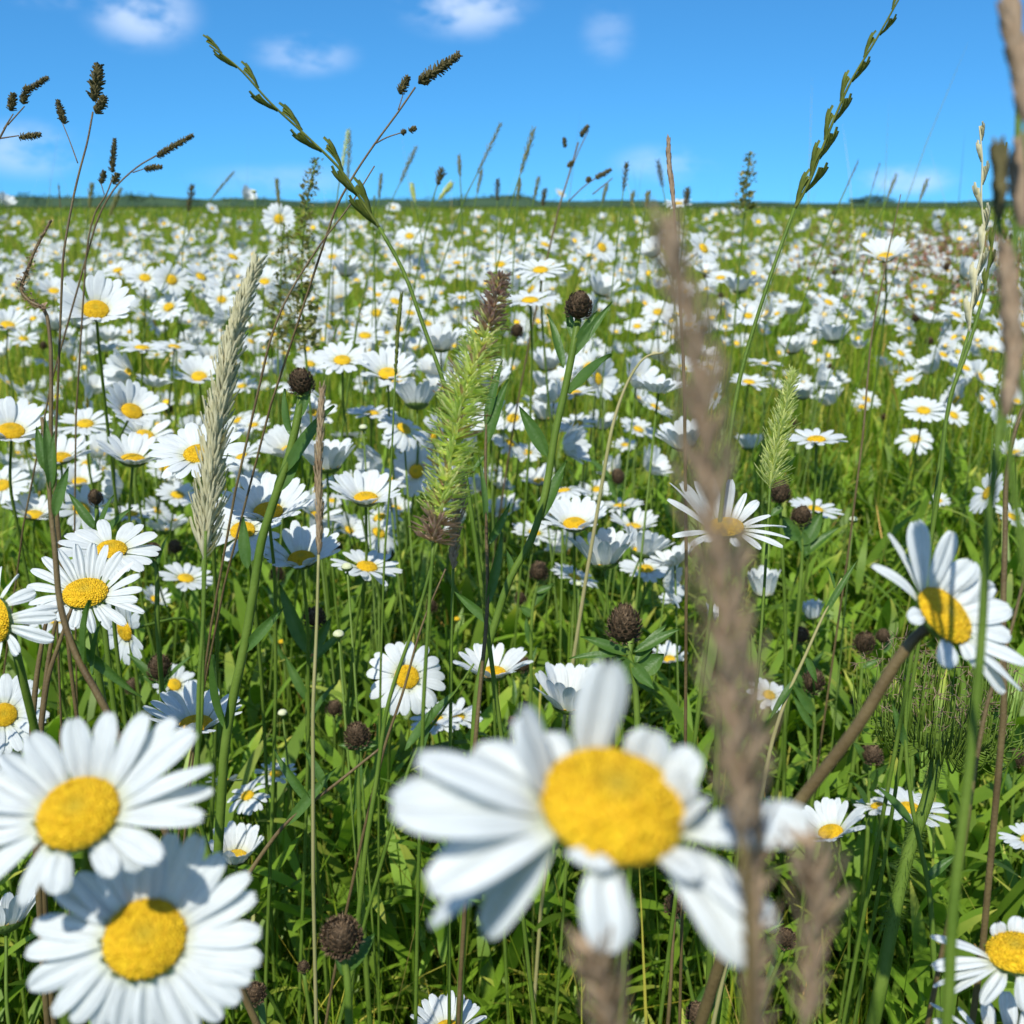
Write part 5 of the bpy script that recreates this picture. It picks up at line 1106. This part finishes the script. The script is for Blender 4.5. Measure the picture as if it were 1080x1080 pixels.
# yellow and pale specks: flower buds not yet open
for x, y, w, c, lab in [(297, 677, 7, 'disc', 'tiny yellow bud under the leafy knapweed, towards the straw spike'), (277, 757, 7, 'disc', 'tiny yellow bud low beside a green ear'), (482, 653, 7, 'disc', 'tiny yellow bud beneath a small half-open daisy'), (321, 830, 8, 'disc', 'yellow bud beside the low group of four daisies'),
                        (375, 856, 5, 'disc', 'tiny yellow bud in deep grass under the slanting brown stalk'), (357, 669, 12, 'bud', 'round pale cream bud right of the brown bud on leafy knapweed'), (366, 598, 12, 'bud', 'green-striped round bud beside the rim of the low wide daisy'), (610, 616, 8, 'bud', 'small cream bud near the light brown bud'),
                        (298, 752, 10, 'bud', 'pale green bud beside a green ear in the low grass'), (383, 451, 9, 'bud', 'cream bud beneath the flat pale-centred daisy'), (900, 548, 9, 'bud', 'cream bud alone in grass right of the dark leafy bud'), (268, 202, 5, 'bud', 'tiny round bud beside the daisy poking above the skyline'), (535, 585, 5, 'disc', 'tiny yellow speck bud below the fat spike foot'), (830, 1000, 6, 'disc', 'tiny yellow bud by the low dark bud')]:
    d = min(F * .0065 / w, (CH - .1) / max(.01, -ray(x, y).z)); h = P(x, y, d); base = Vector((h.x, h.y + .01, 0)); t = thing('daisy_bud', base, lab, 'flower bud', 'unopened buds in the grass'); r = w * d / F / 2
    mb = MB(); dome(mb, 1, .8, 5, 12, 0, .1); link('bud', mb.mesh('bud', M[c]), t, Matrix.Translation(h - base) @ Matrix.Diagonal((r, r, r, 1)))
    link('calyx', CM, t, Matrix.Translation(h - base) @ Matrix.Diagonal((r / RD, r / RD, r / RD * 1.6, 1)))
    mb = MB(); tube(mb, [h - base, Vector((0.005, 0, h.z * .5)), Vector((0, 0, 0))], .0007, .001, 5); link('stem', mb.mesh('stem', M['stem']), t)
# wild carrot: thread-like bracts on a stout hairy stem
def wild_carrot():
    d = .46; pts = to_ground(px_path([(990, 782), (982, 830), (958, 900), (940, 980), (925, 1060)], d)); base = pts[-1]
    t = thing('wild_carrot', base, 'feathery green wild carrot head on a stout hairy stem under the side-turned daisy', 'wild carrot'); pth = rel(bez(pts, 24), base)
    mb = MB(); tube(mb, pth, .0025, .0033, 10)
    for i in range(700):
        k = random.random() * 12; p = pth[int(k)].lerp(pth[int(k) + 1], k % 1); a = random.uniform(0, 6.28); v = Vector((math.cos(a), math.sin(a), random.uniform(-.3, .3)))
        blade(mb, p + v * .0030, p + v * .0064, Vector((0, 0, 1)), .00025, 0, 1, 1, 'g')
    link('stem', mb.mesh('stem', M['stem']), t); node = pth[0]; mb = MB(); mg = MB()
    for i in range(230):
        a = random.uniform(0, 6.28); e = random.uniform(.1, 1.2); l = random.uniform(.022, .052); o = Vector((math.cos(a), math.sin(a), 0)) * math.cos(e)
        tip = node + o * l * .9 + Vector((0, 0, math.sin(e) * l)); ctl = node + o * l * .75 + Vector((0, 0, l * .05))
        tube(mb, bez([node, ctl.lerp(node, .45), ctl, tip], 9), .0007, .0003, 3)
        if e > .5:
            for q in range(5): u = Vector((random.gauss(0, 1), random.gauss(0, 1), random.gauss(.5, 1))).normalized(); tube(mg, [tip, tip + u * random.uniform(.002, .006)], .0002, .0001, 3)
    link('umbel', mb.mesh('umbel', M['stem']), t); link('floret_tuft', mg.mesh('floret_tuft', M['brown_husk']), t)
wild_carrot()
